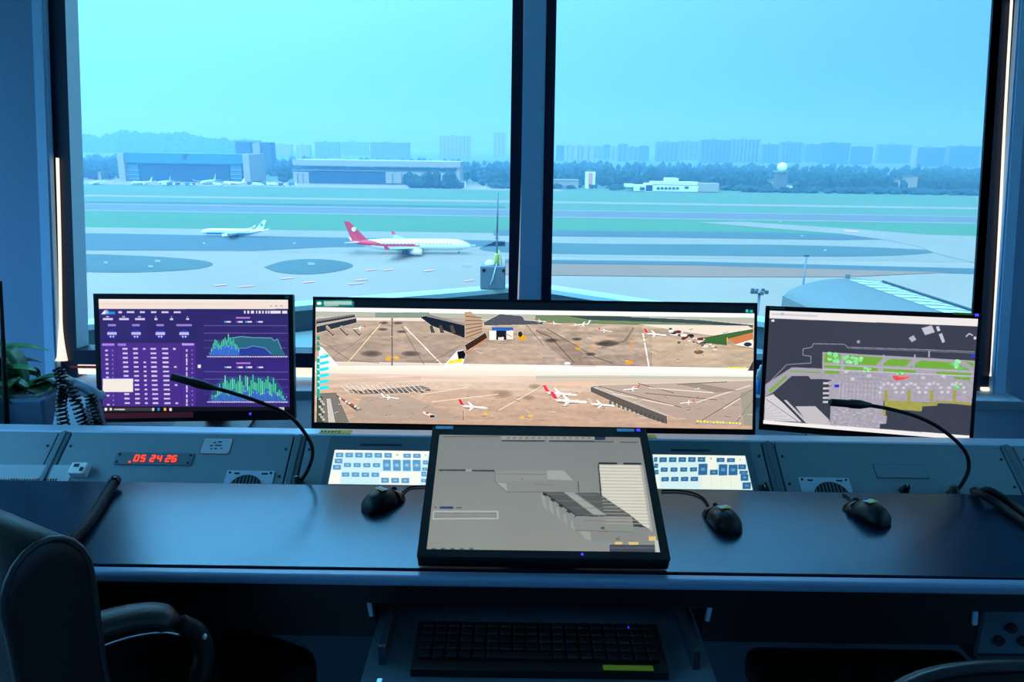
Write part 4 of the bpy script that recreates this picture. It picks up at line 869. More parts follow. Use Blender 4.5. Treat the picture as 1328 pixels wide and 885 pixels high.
    for y in (430, 455, 478, 500, 520): p.rect(360, y, 388, y + 10, '#d0ccd4'); p.rect(388, y - 6, 400, y + 16, '#b0acb8')
    p.noise(.10, 4, 3, 140, 120, 430, 250)
    rnd = random.Random(9)
    for _ in range(70): x, y = rnd.uniform(405, 635), rnd.uniform(548, 642); p.rect(x, y, x + rnd.uniform(4, 18), y + 4, rnd.choice(['#d8d4da', '#8f8b98', '#c8c4ce']), .7)
    p.poly([(830, 170), (880, 156), (895, 190), (848, 204)], '#c8c6d0'); p.poly([(768, 218), (792, 204), (806, 226), (784, 238)], '#b8b6c2'); p.poly([(900, 164), (914, 160), (922, 182), (908, 186)], '#d8d6de'); p.poly([(914, 200), (930, 194), (945, 236), (932, 242)], '#c8c6d2')
    p.line([(1046, 212), (1062, 196), (1080, 206)], 6, '#c8c6d2'); p.ell(1090, 218, 7, 8, '#d8d6de'); p.ell(527, 236, 8, 8, '#a0a0b0'); p.ell(116, 134, 8, 6, '#e8e8e8'); p.rect(1072, 298, 1088, 312, '#2838f0')
    p.poly([(85, 80), (1115, 118), (1112, 162), (85, 122)], '#f2ecea'); p.line([(110, 102), (330, 112)], 8, '#c8ccd8', .8); p.ell(160, 102, 9, 6, '#a8c0d8'); p.poly([(70, 610), (1075, 690), (1075, 730), (70, 640)], '#f6f0ee')
    return p
def pic_tablet():
    p = Pic([(569, 564), (831, 568.5), (854.5, 717.5), (554.5, 714.5)], 440, 250, '#868b88'); p.frame(530, 550, 3.689); p.vgrad(0, 1, '#808684', '#90948f'); p.noise(.03, 90, 90)
    D, Lt, W = '#3f4342', '#a4a8a2', '#b4b8b0'
    p.rect(445, 62, 895, 78, '#9a9e98'); p.line([(160, 62), (440, 62)], 4, '#5c615f'); p.line([(446, 82), (895, 87)], 7, D); p.rect(655, 76, 675, 90, '#868b88'); p.rect(895, 64, 945, 80, '#273458'); p.line([(895, 88), (1100, 92)], 6, '#5a5f5d'); p.rect(985, 84, 1015, 94, '#868b88')
    for x in range(470, 880, 30): p.rect(x, 66, x + 16, 73, '#6f7472')
    p.line([(143, 225), (272, 225)], 8, D); p.line([(305, 227), (412, 228)], 8, D); p.rect(274, 220, 302, 232, '#9ea29c')
    p.poly([(412, 228), (665, 230), (670, 275), (415, 280)], '#8f9490'); p.line([(420, 243), (660, 246)], 3, '#7c6f70'); p.poly([(665, 226), (745, 228), (790, 275), (668, 270)], Lt); p.poly([(420, 284), (470, 290), (476, 328)], Lt); p.line([(415, 228), (415, 280), (470, 330), (648, 330)], 3, '#5e6361', .8); p.line([(600, 292), (690, 296)], 3, '#8f6f72'); p.rect(540, 267, 550, 272, '#7a5f62')
    p.poly([(645, 330), (745, 330), (905, 445), (800, 440)], '#565b59'); p.poly([(745, 332), (790, 334), (955, 448), (895, 446)], '#a2a69f'); p.poly([(800, 334), (905, 333), (1065, 445), (955, 445)], '#5a5f5d'); p.poly([(905, 334), (930, 345), (1140, 495), (1075, 495), (1062, 445)], '#4a4e4d')
    for k in range(4): p.line([(650 + k * 45, 340 + k * 32), (905 + k * 50, 345 + k * 32)], 3, '#7c817e', .7)
    for k in range(5): p.poly([(636 + k * 36, 335 + k * 32), (652 + k * 34, 345 + k * 31), (668 + k * 32, 420 + k * 24), (645 + k * 33, 395 + k * 25)], '#9ea29b', .9); p.line([(645 + k * 38, 338 + k * 27), (662 + k * 38, 348 + k * 27)], 9, '#2f3332')
    p.line([(645, 330), (802, 440), (905, 445)], 5, '#2f3332'); p.line([(802, 441), (1065, 447)], 5, '#3a3e3d'); p.line([(812, 275), (818, 330)], 4, '#454a49')
    p.rect(800, 447, 1070, 512, '#8c918d'); p.line([(840, 466), (1050, 470)], 3, '#8f7274'); p.line([(905, 516), (955, 518)], 5, '#b05858'); p.line([(802, 512), (1075, 520)], 3, '#6a6f6d'); p.rect(920, 496, 938, 506, '#4a4f4e')
    p.poly([(815, 515), (870, 520), (872, 560), (850, 555)], Lt, .8); p.poly([(1075, 497), (1140, 497), (1145, 575), (880, 565), (870, 522), (1070, 520)], '#858a86', .6); p.line([(1075, 492), (1135, 494)], 5, '#22252a')
    p.line([(912, 192), (1115, 195)], 9, '#22262a'); p.rect(1000, 188, 1030, 200, '#868b88')
    p.poly([(910, 200), (1112, 202), (1152, 505), (1120, 490), (925, 345)], '#dcdacb')
    for k in range(18): y = 214 + k * 15.6; p.line([(914 + k * 1.4, y), (1114 + k * 2.2, y + 2)], 4, '#b2b0a2', .8)
    p.poly([(908, 198), (914, 198), (926, 346), (918, 342)], '#3c403f'); p.poly([(925, 345), (1120, 490), (1060, 440), (905, 333)], '#4a4e4d'); p.poly([(1108, 202), (1122, 202), (1165, 520), (1150, 510)], '#b8b8ae', .8)
    p.rect(150, 400, 215, 411, '#2d3f70'); p.rect(125, 402, 136, 408, '#8a4a4e'); p.rect(228, 403, 254, 408, '#4e5352')
    p.poly([(118, 420), (432, 420), (434, 460), (116, 462)], W); p.poly([(124, 427), (424, 427), (426, 453), (122, 455)], '#868b88'); p.line([(124, 440), (424, 440)], 2, '#a0a49e')
    for x in range(115, 320, 45): p.rect(x, 598, x + 18, 605, '#4e5352')
    p.rect(960, 580, 1172, 618, '#474b56'); p.rect(962, 590, 1170, 598, '#5c6070'); p.rect(985, 566, 1020, 578, '#ecc878'); p.rect(1050, 567, 1096, 579, '#ecc878'); p.rect(1145, 540, 1178, 560, '#ecc878'); p.rect(990, 548, 1008, 558, '#6a6f6d'); p.poly([(1172, 555), (1190, 560), (1198, 618), (1176, 618)], '#c6c8bc')
    return p
def pic_keys(right):
    if not right:
        p = Pic([(434.5, 585.6), (558, 586.4), (552.3, 630.5), (426, 629.8)], 210, 84, '#d2f4fb'); p.frame(420, 575, 9.486); B = '#5aa0d2'; WH = '#fbfdf4'
        p.poly([(140, 95), (1310, 100), (1265, 215), (715, 215), (715, 130), (240, 128), (60, 520), (200, 520), (215, 350), (110, 350)], WH); p.poly([(100, 350), (215, 350), (195, 530), (55, 530)], WH); p.poly([(700, 365), (1195, 365), (1180, 520), (680, 520)], WH)
        keys = [(150 + 120 * k - 0, 135, 92, 58) for k in range(6)] + [(985, 140, 92, 52), (1105, 142, 92, 50)] + [(135, 210, 96, 58), (115, 285, 98, 60)] + [(250 + 119 * k, 262, 88, 50) for k in range(4)] + [(225 + 121 * k, 378, 92, 52) for k in range(4)] + [(732 + 122 * k, 218, 95, 135) for k in range(4)] + [(1225, 222, 60, 50), (1212, 310, 60, 40), (1200, 360, 60, 60), (1195, 450, 62, 40)] + [(705 + 124 * k, 440, 96, 62) for k in range(3)]
    else:
        p = Pic([(844, 590.5), (965.5, 593.3), (976, 637.8), (853.5, 635)], 210, 84, '#d4f2f2'); p.frame(840, 580, 9.486); B = '#2f6a9c'; WH = '#f4f8ea'
        p.poly([(35, 100), (1185, 125), (1195, 225), (1070, 215), (840, 200), (840, 300), (745, 295), (720, 215), (700, 140), (50, 128)], WH); p.poly([(640, 365), (1125, 365), (1165, 535), (655, 525)], '#eef6e6'); p.poly([(85, 350), (135, 350), (165, 520), (110, 520)], WH); p.rect(1070, 140, 1195, 225, WH)
        keys = [(62, 135, 40, 58)] + [(128 + 119 * k, 138, 92, 60) for k in range(5)] + [(838, 150, 98, 52), (966, 155, 98, 50)] + [(72, 215, 45, 55), (84, 292, 45, 56)] + [(155 + 120 * k, 265, 85, 52) for k in range(4)] + [(172 + 119 * k, 382, 90, 52) for k in range(4)] + [(618, 222, 110, 138), (762, 298, 95, 62), (868, 232, 105, 136), (990, 236, 110, 130), (1108, 235, 95, 60), (1125, 312, 100, 40), (1140, 355, 95, 80), (1165, 455, 100, 80)]
        for k in range(4): p.line([(655 + k * 120, 370), (675 + k * 120, 525)], 4, '#cfe0d0')
    for (x, y, w, h) in keys:
        sh = -(y - 130) * .0 ; p.rect(x + sh, y, x + w + sh, y + h, B); p.rect(x + w * .3, y + h * .35, x + w * .72, y + h * .62, '#b8dcf0' if not right else '#7aaccc', .8)
        if h > 100: p.rect(x, y + h * .48, x + w, y + h * .54, '#8cc4e4' if not right else '#5a92bc', .8)
    p.ell(910 if not right else 765, 158, 14, 12, '#9cc8a0'); p.ell(1258 if not right else 1130, 158 if not right else 175, 10, 10, '#a8c0d8')
    return p
def build_screens():
    o, L, mw = monitor('monitor', 'left screen showing a purple dashboard with bar charts, dark red tape on its lower rim', (-.9252, 2.0855, .895), .1157, -.18, .0128, .53, .3288, (.0135, .014, .0155, .03), pic_left(), SCR)
    sticker(o, L, mw, 'tape', 130.5, 535.8, 251, 541.5, 'redtape', 'dark red tape'); sticker(o, L, mw, 'power_light', 323.5, 535.5, 326.2, 538, 'blue_led', 'blue power light'); sticker(o, L, mw, 'camera_dot', 370, 384.0, 375, 387, 'teal')
    o, L, mw = monitor('monitor', 'very wide centre screen showing stitched airport apron camera views', (.0589, 1.9216, .9251 + .007), -.0129, -.2448, -.0028, 1.185, .334, (.0075, .0075, .007, .021), pic_wide(), SCR)
    sticker(o, L, mw, 'brand_mark', 404.8, 556.2, 415.5, 557.6, 'grey_label')
    o, L, mw = monitor('monitor', 'right screen showing a dark airport ground map with green strips', (.9938, 1.9873, .8998), -.2954, -.2029, -.034, .53, .3297, (.0115, .009, .0135, .018), pic_right(), SCR)
    sticker(o, L, mw, 'power_light', 1193, 570.6, 1196.5, 573.2, 'blue_led', 'blue power light'); sticker(o, L, mw, 'label_sticker', 1236, 405.2, 1262, 409.0, 'yellow', 'greenish label'); sticker(o, L, mw, 'label_sticker', 998, 398.6, 1018, 401.4, 'teal', 'teal label'); sticker(o, L, mw, 'camera_dot', 1264, 407.0, 1268.5, 410.5, 'blue_led')
    # touch screen tilted over the desk
    c = Vector((.0627, 1.3477, .8454)); yaw, tilt, roll = .009, -1.1444, .0041
    o = thing('touch_monitor', 'tilted touch screen with a grey flight strip page resting on the desk', 'monitor', (c.x, c.y, DZ), yaw)
    L = Matrix.Translation((0, 0, c.z - DZ)) @ Matrix.Rotation(tilt, 4, 'X') @ Matrix.Rotation(roll, 4, 'Y'); mw = Matrix.Translation((c.x, c.y, DZ)) @ Matrix.Rotation(yaw, 4, 'Z') @ L
    W, H = .46, .3284; a, b = on(mw, 569, 564), on(mw, 854.5, 717.5); tr, bl = on(mw, 831, 568.5), on(mw, 554.5, 714.5)
    x0, x1, z1, z0 = (a[0] + bl[0]) / 2, (tr[0] + b[0]) / 2, (a[1] + tr[1]) / 2, (b[1] + bl[1]) / 2
    m = MB().box((0, .0145, 0), (W, .029, H), bev=.003); m.xf(L); m.obj('housing', M['bezel'], o)
    m = MB()
    for q in ((-W / 2, x0, -H / 2, H / 2), (x1, W / 2, -H / 2, H / 2), (x0, x1, z1, H / 2), (x0, x1, -H / 2, z0)): m.box(((q[0] + q[1]) / 2, -.0015, (q[2] + q[3]) / 2), (q[1] - q[0], .004, q[3] - q[2]))
    m.xf(L); m.obj('bezel', M['bezel'], o)
    pic_tablet().grid(x1 - x0, z1 - z0, 'screen', SCR2, o, L @ Matrix.Translation(((x0 + x1) / 2, -.001, (z0 + z1) / 2)))
    for (q0, q1, q2, q3, m_, lab) in ((565.5, 554.6, 587.5, 558.6, 'grey_label', 'pale blue label'), (799.5, 558, 822.5, 562, 'grey_label', 'pale blue label'), (825, 558.2, 830, 561.4, 'blue_led', 'small blue light'), (753.3, 719.8, 756.6, 722.2, 'blue_led', 'blue power light')):
        s = sticker(o, L, mw, 'power_light' if m_ == 'blue_led' else 'label_sticker', q0, q1, q2, q3, m_, lab, y=-.0042)
    m = MB().prism([(-.07, -.08, .0006), (-.07, .12, .0006), (-.07, .10, .105), (-.07, -.06, .034)], (.14, 0, 0)); m.obj('stand', M['black'], o)
    # touch key panels let into the console
    for right in (False, True):
        q = [(434.5, 585.6), (558, 586.4), (552.3, 630.5), (426, 629.8)] if not right else [(844, 590.5), (965.5, 593.3), (976, 637.8), (853.5, 635)]
        P = [pp(*v) for v in q]; x0, x1 = (P[0][0] + P[3][0]) / 2, (P[1][0] + P[2][0]) / 2; z1, z0 = (P[0][1] + P[1][1]) / 2, (P[2][1] + P[3][1]) / 2
        cx, cz = (x0 + x1) / 2, (z0 + z1) / 2; w, h = x1 - x0, z1 - z0
        o = bpy.data.objects.new('touch_key_panel', None); COL.objects.link(o); o.empty_display_size = .05; o.matrix_world = PM @ Matrix.Translation((cx, 0, cz))
        tag(o, 'glowing touch key panel with blue keys ' + ('right of the tilted touch screen' if right else 'left of the tilted touch screen'), 'key panel', 'touch key panels in the console')
        MB().prism(rr(w + .034, h + .055, .006, cz=.012, y=-.0041), (0, .0039, 0)).obj('bezel', M['panel_frame'], o)
        pic_keys(right).grid(w, h, 'screen', SCR, o, Matrix.Translation((0, -.0048, 0)))
        tx = [pp(870, 584), pp(921, 587)] if right else [pp(468, 577.5), pp(521, 579.5)]
        e = MB().box(((tx[0][0] + tx[1][0]) / 2 - cx, -.0046, (tx[0][1] + tx[1][1]) / 2 - cz), (tx[1][0] - tx[0][0], .0008, .0045)).obj('name_strip', M['ink'], o); e['label'] = 'dark blue lettering strip'
def seven(mb, d, x, z, w, h, t, y):
    S = {'0': 'abcdef', '2': 'abged', '4': 'fgbc', '5': 'afgcd', '6': 'afgedc'}[d]
    seg = {'a': (0, h / 2, w, t), 'g': (0, 0, w, t), 'd': (0, -h / 2, w, t), 'f': (-w / 2, h / 4, t, h / 2), 'b': (w / 2, h / 4, t, h / 2), 'e': (-w / 2, -h / 4, t, h / 2), 'c': (w / 2, -h / 4, t, h / 2)}
    for s in S: q = seg[s]; mb.box((x + q[0], y, z + q[1]), (q[2], .0012, q[3]))
def build_panel_items():
    # digital clock
    o, x, z = panel_thing('digital_clock', 'red digital clock reading 05 24 26 set in the left console panel', 'clock', 200, 596)
    a, b = pp(152, 587.5), pp(246, 604.5); w, h = b[0] - a[0], a[1] - b[1]
    m = MB().use(M['panel_frame']).prism(rr(w, h, .003, y=-.003), (0, .0035, 0)).use(M['ink'])
    for sx in (-1, 1):
        for sz in (-1, 1): m.lathe([(.003, -.0045), (.003, -.002)], (sx * (w / 2 - .007), 0, sz * (h / 2 - .006)), 'y', 8)
    m.obj('plate', None, o)
    m = MB(); zz = pp(198, 596)[1] - z
    pxs = [178, 186.5, 199, 207.5, 219, 227]
    for d, q in zip('052426', pxs): seven(m, d, pp(q, 596)[0] - x, zz, .0085, .0155, .0032, -.0042)
    u = pp(169, 600.5); m.box((u[0] - x, -.0042, u[1] - z), (.0045, .0012, .004)); e = m.obj('digits', M['red_led'], o); e['label'] = 'glowing red digits'
    # notice
    o, x, z = panel_thing('notice_sign', 'small white notice with a red border on the left console panel', 'sign', 281, 579)
    a, b = pp(265, 568.5), pp(297, 590); w, h = b[0] - a[0], a[1] - b[1]
    MB().prism(rr(w, h, .006, y=-.0012), (0, .0014, 0)).obj('border', M['red'], o); MB().prism(rr(w - .003, h - .003, .005, y=-.0018), (0, .001, 0)).obj('card', M['paper'], o)
    m = MB(); rnd = random.Random(1)
    for (u, v, l) in ((-.006, .009, .006), (.006, .011, .01), (-.012, 0, .007), (.004, .001, .016), (-.01, -.009, .005), (.0, -.008, .007), (.014, -.007, .004)): m.box((u, -.0019, v), (l, .0006, .003))
    m.obj('lettering', M['ink'], o)
    # loudspeaker plates
    def speaker(label, x0, x1, y0, gx):
        o, x, z = panel_thing('speaker_plate', label, 'speaker', (x0 + x1) / 2, y0 + 8, 'speaker plates in the console')
        a, b = pp(x0, y0), pp(x1, y0); w = b[0] - a[0]; zt = (a[1] + b[1]) / 2 - z; h = .058
        m = MB().use(M['lip']).prism(rr(w, h, .003, cz=zt - h / 2, y=-.003), (0, .0035, 0)).use(M['ink'])
        for sx in (-1, 1): m.lathe([(.003, -.0045), (.003, -.002)], (sx * (w / 2 - .008), 0, zt - .006), 'y', 8)
        m.obj('plate', None, o)
        g = MB().use(M['black']); r = w * .36; cz = zt - .012 - r
        g.lathe([(r, -.0045), (r, -.003)], (pp(gx, y0)[0] - x, 0, cz), 'y', 28).use(M['panel_frame'])
        for k in range(-4, 5):
            l = math.sqrt(max(0, r * r - (k * r / 5) ** 2)); g.box((pp(gx, y0)[0] - x + k * r / 5, -.005, cz), (r * .06, .0012, l * 2))
        g.obj('grille', None, o); m = MB().box((-w * .28, -.0036, zt - .008), (.012, .0008, .004)).box((w * .3, -.0036, zt - .008), (.014, .0008, .004)); m.obj('lettering', M['ink'], o)
    speaker('metal speaker plate half hidden by the desk below the notice', 293, 355, 611.5, 324); speaker('metal speaker plate half hidden by the desk left of the right mouse', 1037, 1102, 620.5, 1072)
    o, x, z = panel_thing('blank_plate', 'flush grey blanking plate outlined on the right console panel', 'plate', 1168, 612)
    a, b = pp(1131, 603), pp(1205, 622); w, h = b[0] - a[0], a[1] - b[1]
    MB().prism(rr(w, h, .003, y=-.0006), (0, .001, 0)).obj('gasket', M['ink'], o); MB().prism(rr(w - .0024, h - .0024, .003, y=-.0016), (0, .0015, 0)).obj('plate', M['panel'], o)
    o, x, z = panel_thing('rotary_knob', 'small black rotary knob at the desk edge on the right console panel', 'knob', 1172, 637)
    MB().lathe([(.011, 0), (.011, .004), (.0085, .006), (.0075, .02), (.006, .022)], (0, 0, 0), 'y', 20).xf(Matrix.Diagonal((1, -1, 1, 1))).obj('cap', M['black'], o); MB().box((0, -.0225, .003), (.0012, .001, .006)).obj('pointer', M['white'], o)
    o, x, z = panel_thing('rotary_knob', 'black rotary knob at the desk edge beside the right touch key panel', 'knob', 990, 636)
    MB().lathe([(.014, 0), (.014, .003), (.011, .005), (.0095, .012), (.008, .014)], (0, 0, 0), 'y', 20).xf(Matrix.Diagonal((1, -1, 1, 1))).obj('cap', M['black'], o); MB().box((0, -.0145, .003), (.0014, .001, .007)).obj('pointer', M['white'], o)
    # printed strip and socket box at far left
    o, x, z = panel_thing('paper_strip', 'long pale printed strip lying along the left end of the console', 'paper', 40, 613)
    P = [pp(-60, 603), pp(97, 604), pp(89, 625.5), pp(-75, 624.5)]; m = MB().prism([(p[0] - x, -.002, p[1] - z) for p in P], (0, .0018, 0)); m.obj('sheet', M['paper'], o)
    m = MB(); rnd = random.Random(4)
    for k in range(24): q = pp(-5 + k * 3.4, 623.2); m.use(M['ink'] if k % 5 else M['red']).box((q[0] - x, -.0023, q[1] - z), (.0035, .0006, rnd.uniform(.003, .0075)))
    m.obj('lettering', None, o)
    o, x, z = panel_thing('socket_box', 'small pale socket box at the end of the printed strip', 'socket', 106, 613)
    MB().box((0, -.011, 0), (.038, .022, .030), bev=.003).obj('body', M['white'], o); m = MB().box((-.005, -.0225, .006), (.011, .002, .008)).box((.010, -.0225, -.004), (.007, .002, .010)); m.obj('opening', M['ink'], o)
    # gooseneck microphones
    def gooseneck(label, pts, head):
        P = [at_y(*p) for p in pts]; b = P[0]; o = thing('gooseneck_microphone', label, 'microphone', b, 0, 'gooseneck microphones')
        path = curve_pts(P, 70); path = [p - b for p in path]
        MB().tube(path, .0042, 10).obj('stem', M['rubber'], o)
        h0, h1 = path[-1], at_y(*head) - b; d = (h1 - h0)
        m = MB().tube([h0 - d * .12, h0, h0 + d * .18, h0 + d * .45, h0 + d * .5, h0 + d * .97, h0 + d], [.0048, .0068, .0098, .0098, .0084, .0080, .0055], 14); m.obj('head', M['black'], o)
        q = MB().use(M['black']).lathe([(.016, -.004), (.016, .004), (.011, .008), (.008, .02), (.005, .022)], (0, 0, 0), 'z', 18); q.xf(Matrix.Rotation(R(-10), 4, 'Y')); q.obj('base', None, o)
    gooseneck('gooseneck microphone bending over the left purple screen', [(386, 629, 1.575), (398, 612, 1.58), (405.5, 590, 1.585), (400.5, 570, 1.58), (377, 541, 1.565), (345, 525, 1.55), (305, 511, 1.535), (274, 502.5, 1.525)], (221, 488.5, 1.50))
    gooseneck('gooseneck microphone bending over the right map screen', [(1237, 641.5, 1.575), (1250, 624, 1.58), (1256.5, 604, 1.585), (1249, 582, 1.58), (1221, 557, 1.565), (1190, 541, 1.55), (1155, 531, 1.535), (1124, 525.5, 1.525)], (1076, 522, 1.50))
def build_mice():
    def mouse(label, px, py, heading, cable, L=.098, W=.058):
        p = at_z(px, py, DZ); o = thing('mouse', label, 'mouse', (p.x, p.y, DZ), heading, 'black mice on the desk')
        def ring(y, k, hh, n=18): return [(W / 2 * k * math.cos(2 * PI * i / n), y, .0012 + (hh * max(0, math.sin(2 * PI * i / n)) ** .8 if math.sin(2 * PI * i / n) > 0 else 0)) for i in range(n)]
        m = MB().loft([ring(y * L, k, h * 1.0) for y, k, h in ((-.5, .3, .006), (-.485, .55, .014), (-.42, .82, .026), (-.3, .97, .034), (-.12, 1, .0375), (.06, .95, .035), (.2, .9, .030))]); m.obj('body', M['black'], o)
        for s in (-1, 1):
            m = MB(); rings = []
            for y, k, h in ((.205, .9, .0298), (.32, .88, .0245), (.42, .82, .018), (.48, .7, .012), (.5, .55, .008)):
                rings.append([(s * W / 2 * k * c, y * L, .0012 + h * (math.sqrt(1 - c * c) ** .8 if c < 1 else 0)) for c in (.06, .3, .6, .85, 1.0)] + [(s * W / 2 * k, y * L, .001), (s * W / 2 * k * .06, y * L, .001)])
            m.loft(rings); m.obj('button', M['gloss'], o)
        MB().lathe([(.007, -.003), (.009, -.002), (.009, .002), (.007, .003)], (0, .31 * L, .022), 'x', 16).obj('scroll_wheel', M['rubber'], o)
        m = MB().prism([(.012, .06 * L, .0372), (-.012, .06 * L, .0372), (-.012, -.05 * L, .0396), (.012, -.05 * L, .0396)], (0, 0, .0006)); e = m.obj('label_sticker', M['grey_label'], o); e['label'] = 'pale sticker with a yellow edge'
        m = MB().prism([(.012, -.06 * L, .0396), (-.012, -.06 * L, .0396), (-.012, -.12 * L, .0400), (.012, -.12 * L, .0400)], (0, 0, .0006)); m.obj('sticker_edge', M['yellow'], e)
        C = [Matrix.Rotation(-heading, 4, 'Z') @ (at_z(*c[:2], DZ + .003 + (c[2] if len(c) > 2 else 0)) - Vector((p.x, p.y, DZ))) for c in cable]
        MB().tube(curve_pts([Vector((0, .49 * L, .005))] + C, 30), .0022, 8).obj('cable', M['rubber'], o)
    mouse('black mouse between the left gooseneck and the tilted touch screen, lying aslant', 497, 655, R(-38), [(529, 633.5), (538, 631.2), (548, 630.6), (556, 630.8)])
    mouse('black mouse with a yellow sticker edge just right of the tilted touch screen', 936, 679, R(14), [(914, 648), (900, 640), (880, 636.6), (868, 636.4), (858, 637)])
    mouse('shiny black mouse farthest right on the desk', 1124, 671, R(24), [(1104, 650), (1099, 644), (1093, 641.5)])
def build_desk_bits():
    p = at_z(95, 690, DZ)
    o = thing('cable_sleeve', 'thick black sleeve lying across the left of the desk behind the chair', 'cable', (p.x, p.y, DZ))
    P = [at_z(x, y, DZ + .0125) - Vector((p.x, p.y, DZ)) for (x, y) in ((147, 627), (138, 641), (126, 660), (112, 681), (92, 702), (60, 728), (20, 738))]; P[0] += Vector((.004, .0, .006))
    MB().tube(curve_pts(P, 40), .0115, 12).obj('sleeve', M['rubber'], o); t = P[0] + (P[0] - P[1]).normalized() * .001
    MB().tube([P[0] - (P[0] - P[1]).normalized() * .012, P[0] + (P[0] - P[1]).normalized() * .004], .0128, 12).obj('end_cap', M['gloss'], o)
    p = at_z(1300, 650, DZ)
    o = thing('cable_loop', 'thick doubled black cable arching over the desk at the far right edge', 'cable', (p.x, p.y, DZ))
    for k, (dx, dy) in enumerate(((0, 0), (-9, 7))):
        P = [at_y(1262 + dx * .2, 645 + dy * .3, 1.545), at_y(1270 + dx * .5, 638 + dy * .4, 1.53), at_y(1283 + dx, 636.5 + dy * .8, 1.50), at_z(1304 + dx, 648 + dy, DZ + .012), at_z(1332 + dx, 667 + dy, DZ + .0085), at_z(1370 + dx, 690 + dy, DZ + .0085), at_z(1420 + dx, 712 + dy, DZ + .0085)]
        P[0].z = DZ + .010; MB().tube(curve_pts([q - Vector((p.x, p.y, DZ)) for q in P], 40), .0085, 12).obj('cable', M['rubber'], o)
    # under the worktop
    o = thing('keyboard_tray', 'pull-out keyboard tray under the middle of the desk', 'tray', (.055, 1.14, .60))
    MB().box((0, .05, .026), (.60, .33, .014), bev=.003).obj('tray_board', M['tray'], o)
    for s in (-1, 1): MB().box((s * .27, .06, .052), (.012, .22, .036)).obj('slide', M['steel'], o); MB().box((s * .262, -.12, .045), (.009, .012, .03), bev=.001).obj('stop', M['lip'], o)
    a, b = at_z(541, 807, .656), at_z(871, 868, .656)
    kb = thing('keyboard', 'black keyboard with a yellow label lying on the pull-out tray', 'keyboard', ((a.x + b.x) / 2, (a.y + b.y) / 2, .6336)); w, d = .435, a.y - b.y
    MB().prism([(-w / 2, -d / 2, .0), (-w / 2, d / 2, 0), (-w / 2, d / 2, .024), (-w / 2, -d / 2, .014)], (w, 0, 0)).obj('case', M['black'], kb)
    m = MB()
    for r in range(5):
        for c in range(18):
            if r == 4 and 4 < c < 10: continue
            m.box((-w / 2 + .02 + c * .0232, -d / 2 + .03 + (4 - r) * .0185 , .0205 + (4 - r) * .0014), (.0185, .0155, .008), bev=.002, seg=1)
    m.box((-w / 2 + .02 + 7 * .0232, -d / 2 + .03, .0205), (.11, .0155, .008), bev=.002, seg=1); m.obj('keys', M['black'], kb)
    m = MB().box((w / 2 - .068, -d / 2 + .008, .0165), (.085, .011, .002)); e = m.obj('label_sticker', M['yellow'], kb); e['label'] = 'yellow label'
    q = at_z(815, 812, .656); MB().box((q.x - kb.location.x, d / 2 - .010, .0245), (.004, .004, .002)).obj('indicator_light', M['blue_led'], kb)
    for (lab, x0, x1) in (('closed black drawer under the left half of the desk', 110, 487), ('closed black drawer under the right half of the desk', 912, 1266)):
        y = 1.225; a, b = at_y(x0, 800, y), at_y(x1, 810, y); w = b.x - a.x
        o = thing('drawer_unit', lab, 'drawer', ((a.x + b.x) / 2, y, .590), 0, 'black drawers under the desk')
        MB().prism(rr(w, .085, .012, cz=.0425, y=0), (0, .21, 0)).obj('front', M['black'], o)
        for s in (-1, 1): MB().box((s * (w / 2 - .008), -.004, .065), (.009, .006, .034), rot=Matrix.Rotation(s * -.12, 3, 'Y'), bev=.001).obj('bracket', M['lip'], o)
    a = at_y(1278, 797, 1.32)
    o = thing('equipment_rack', 'grey rack unit with round cable holes under the right end of the desk', 'rack unit', (a.x + .19, 1.32, .485))
    MB().box((0, .06, .09), (.38, .11, .16), bev=.003).obj('case', M['tray'], o); m = MB()
    for r in range(2):
        for c in range(7): m.lathe([(.011, -.002), (.011, .006)], (-.15 + c * .05 + r * .02, 0, .045 + r * .03), 'y', 12)
    m.obj('hole', M['ink'], o); m = MB()
    for k in range(3): m.box((0, .003, .115 + k * .018), (.34, .006, .006))
    m.obj('slot_rail', M['panel_frame'], o); 
    m = MB().box((0, .06, .005), (.40, .12, .010)).box((-.195, .06, .10), (.008, .12, .20)).box((.195, .06, .10), (.008, .12, .20)); m.obj('cradle', M['steel'], o)
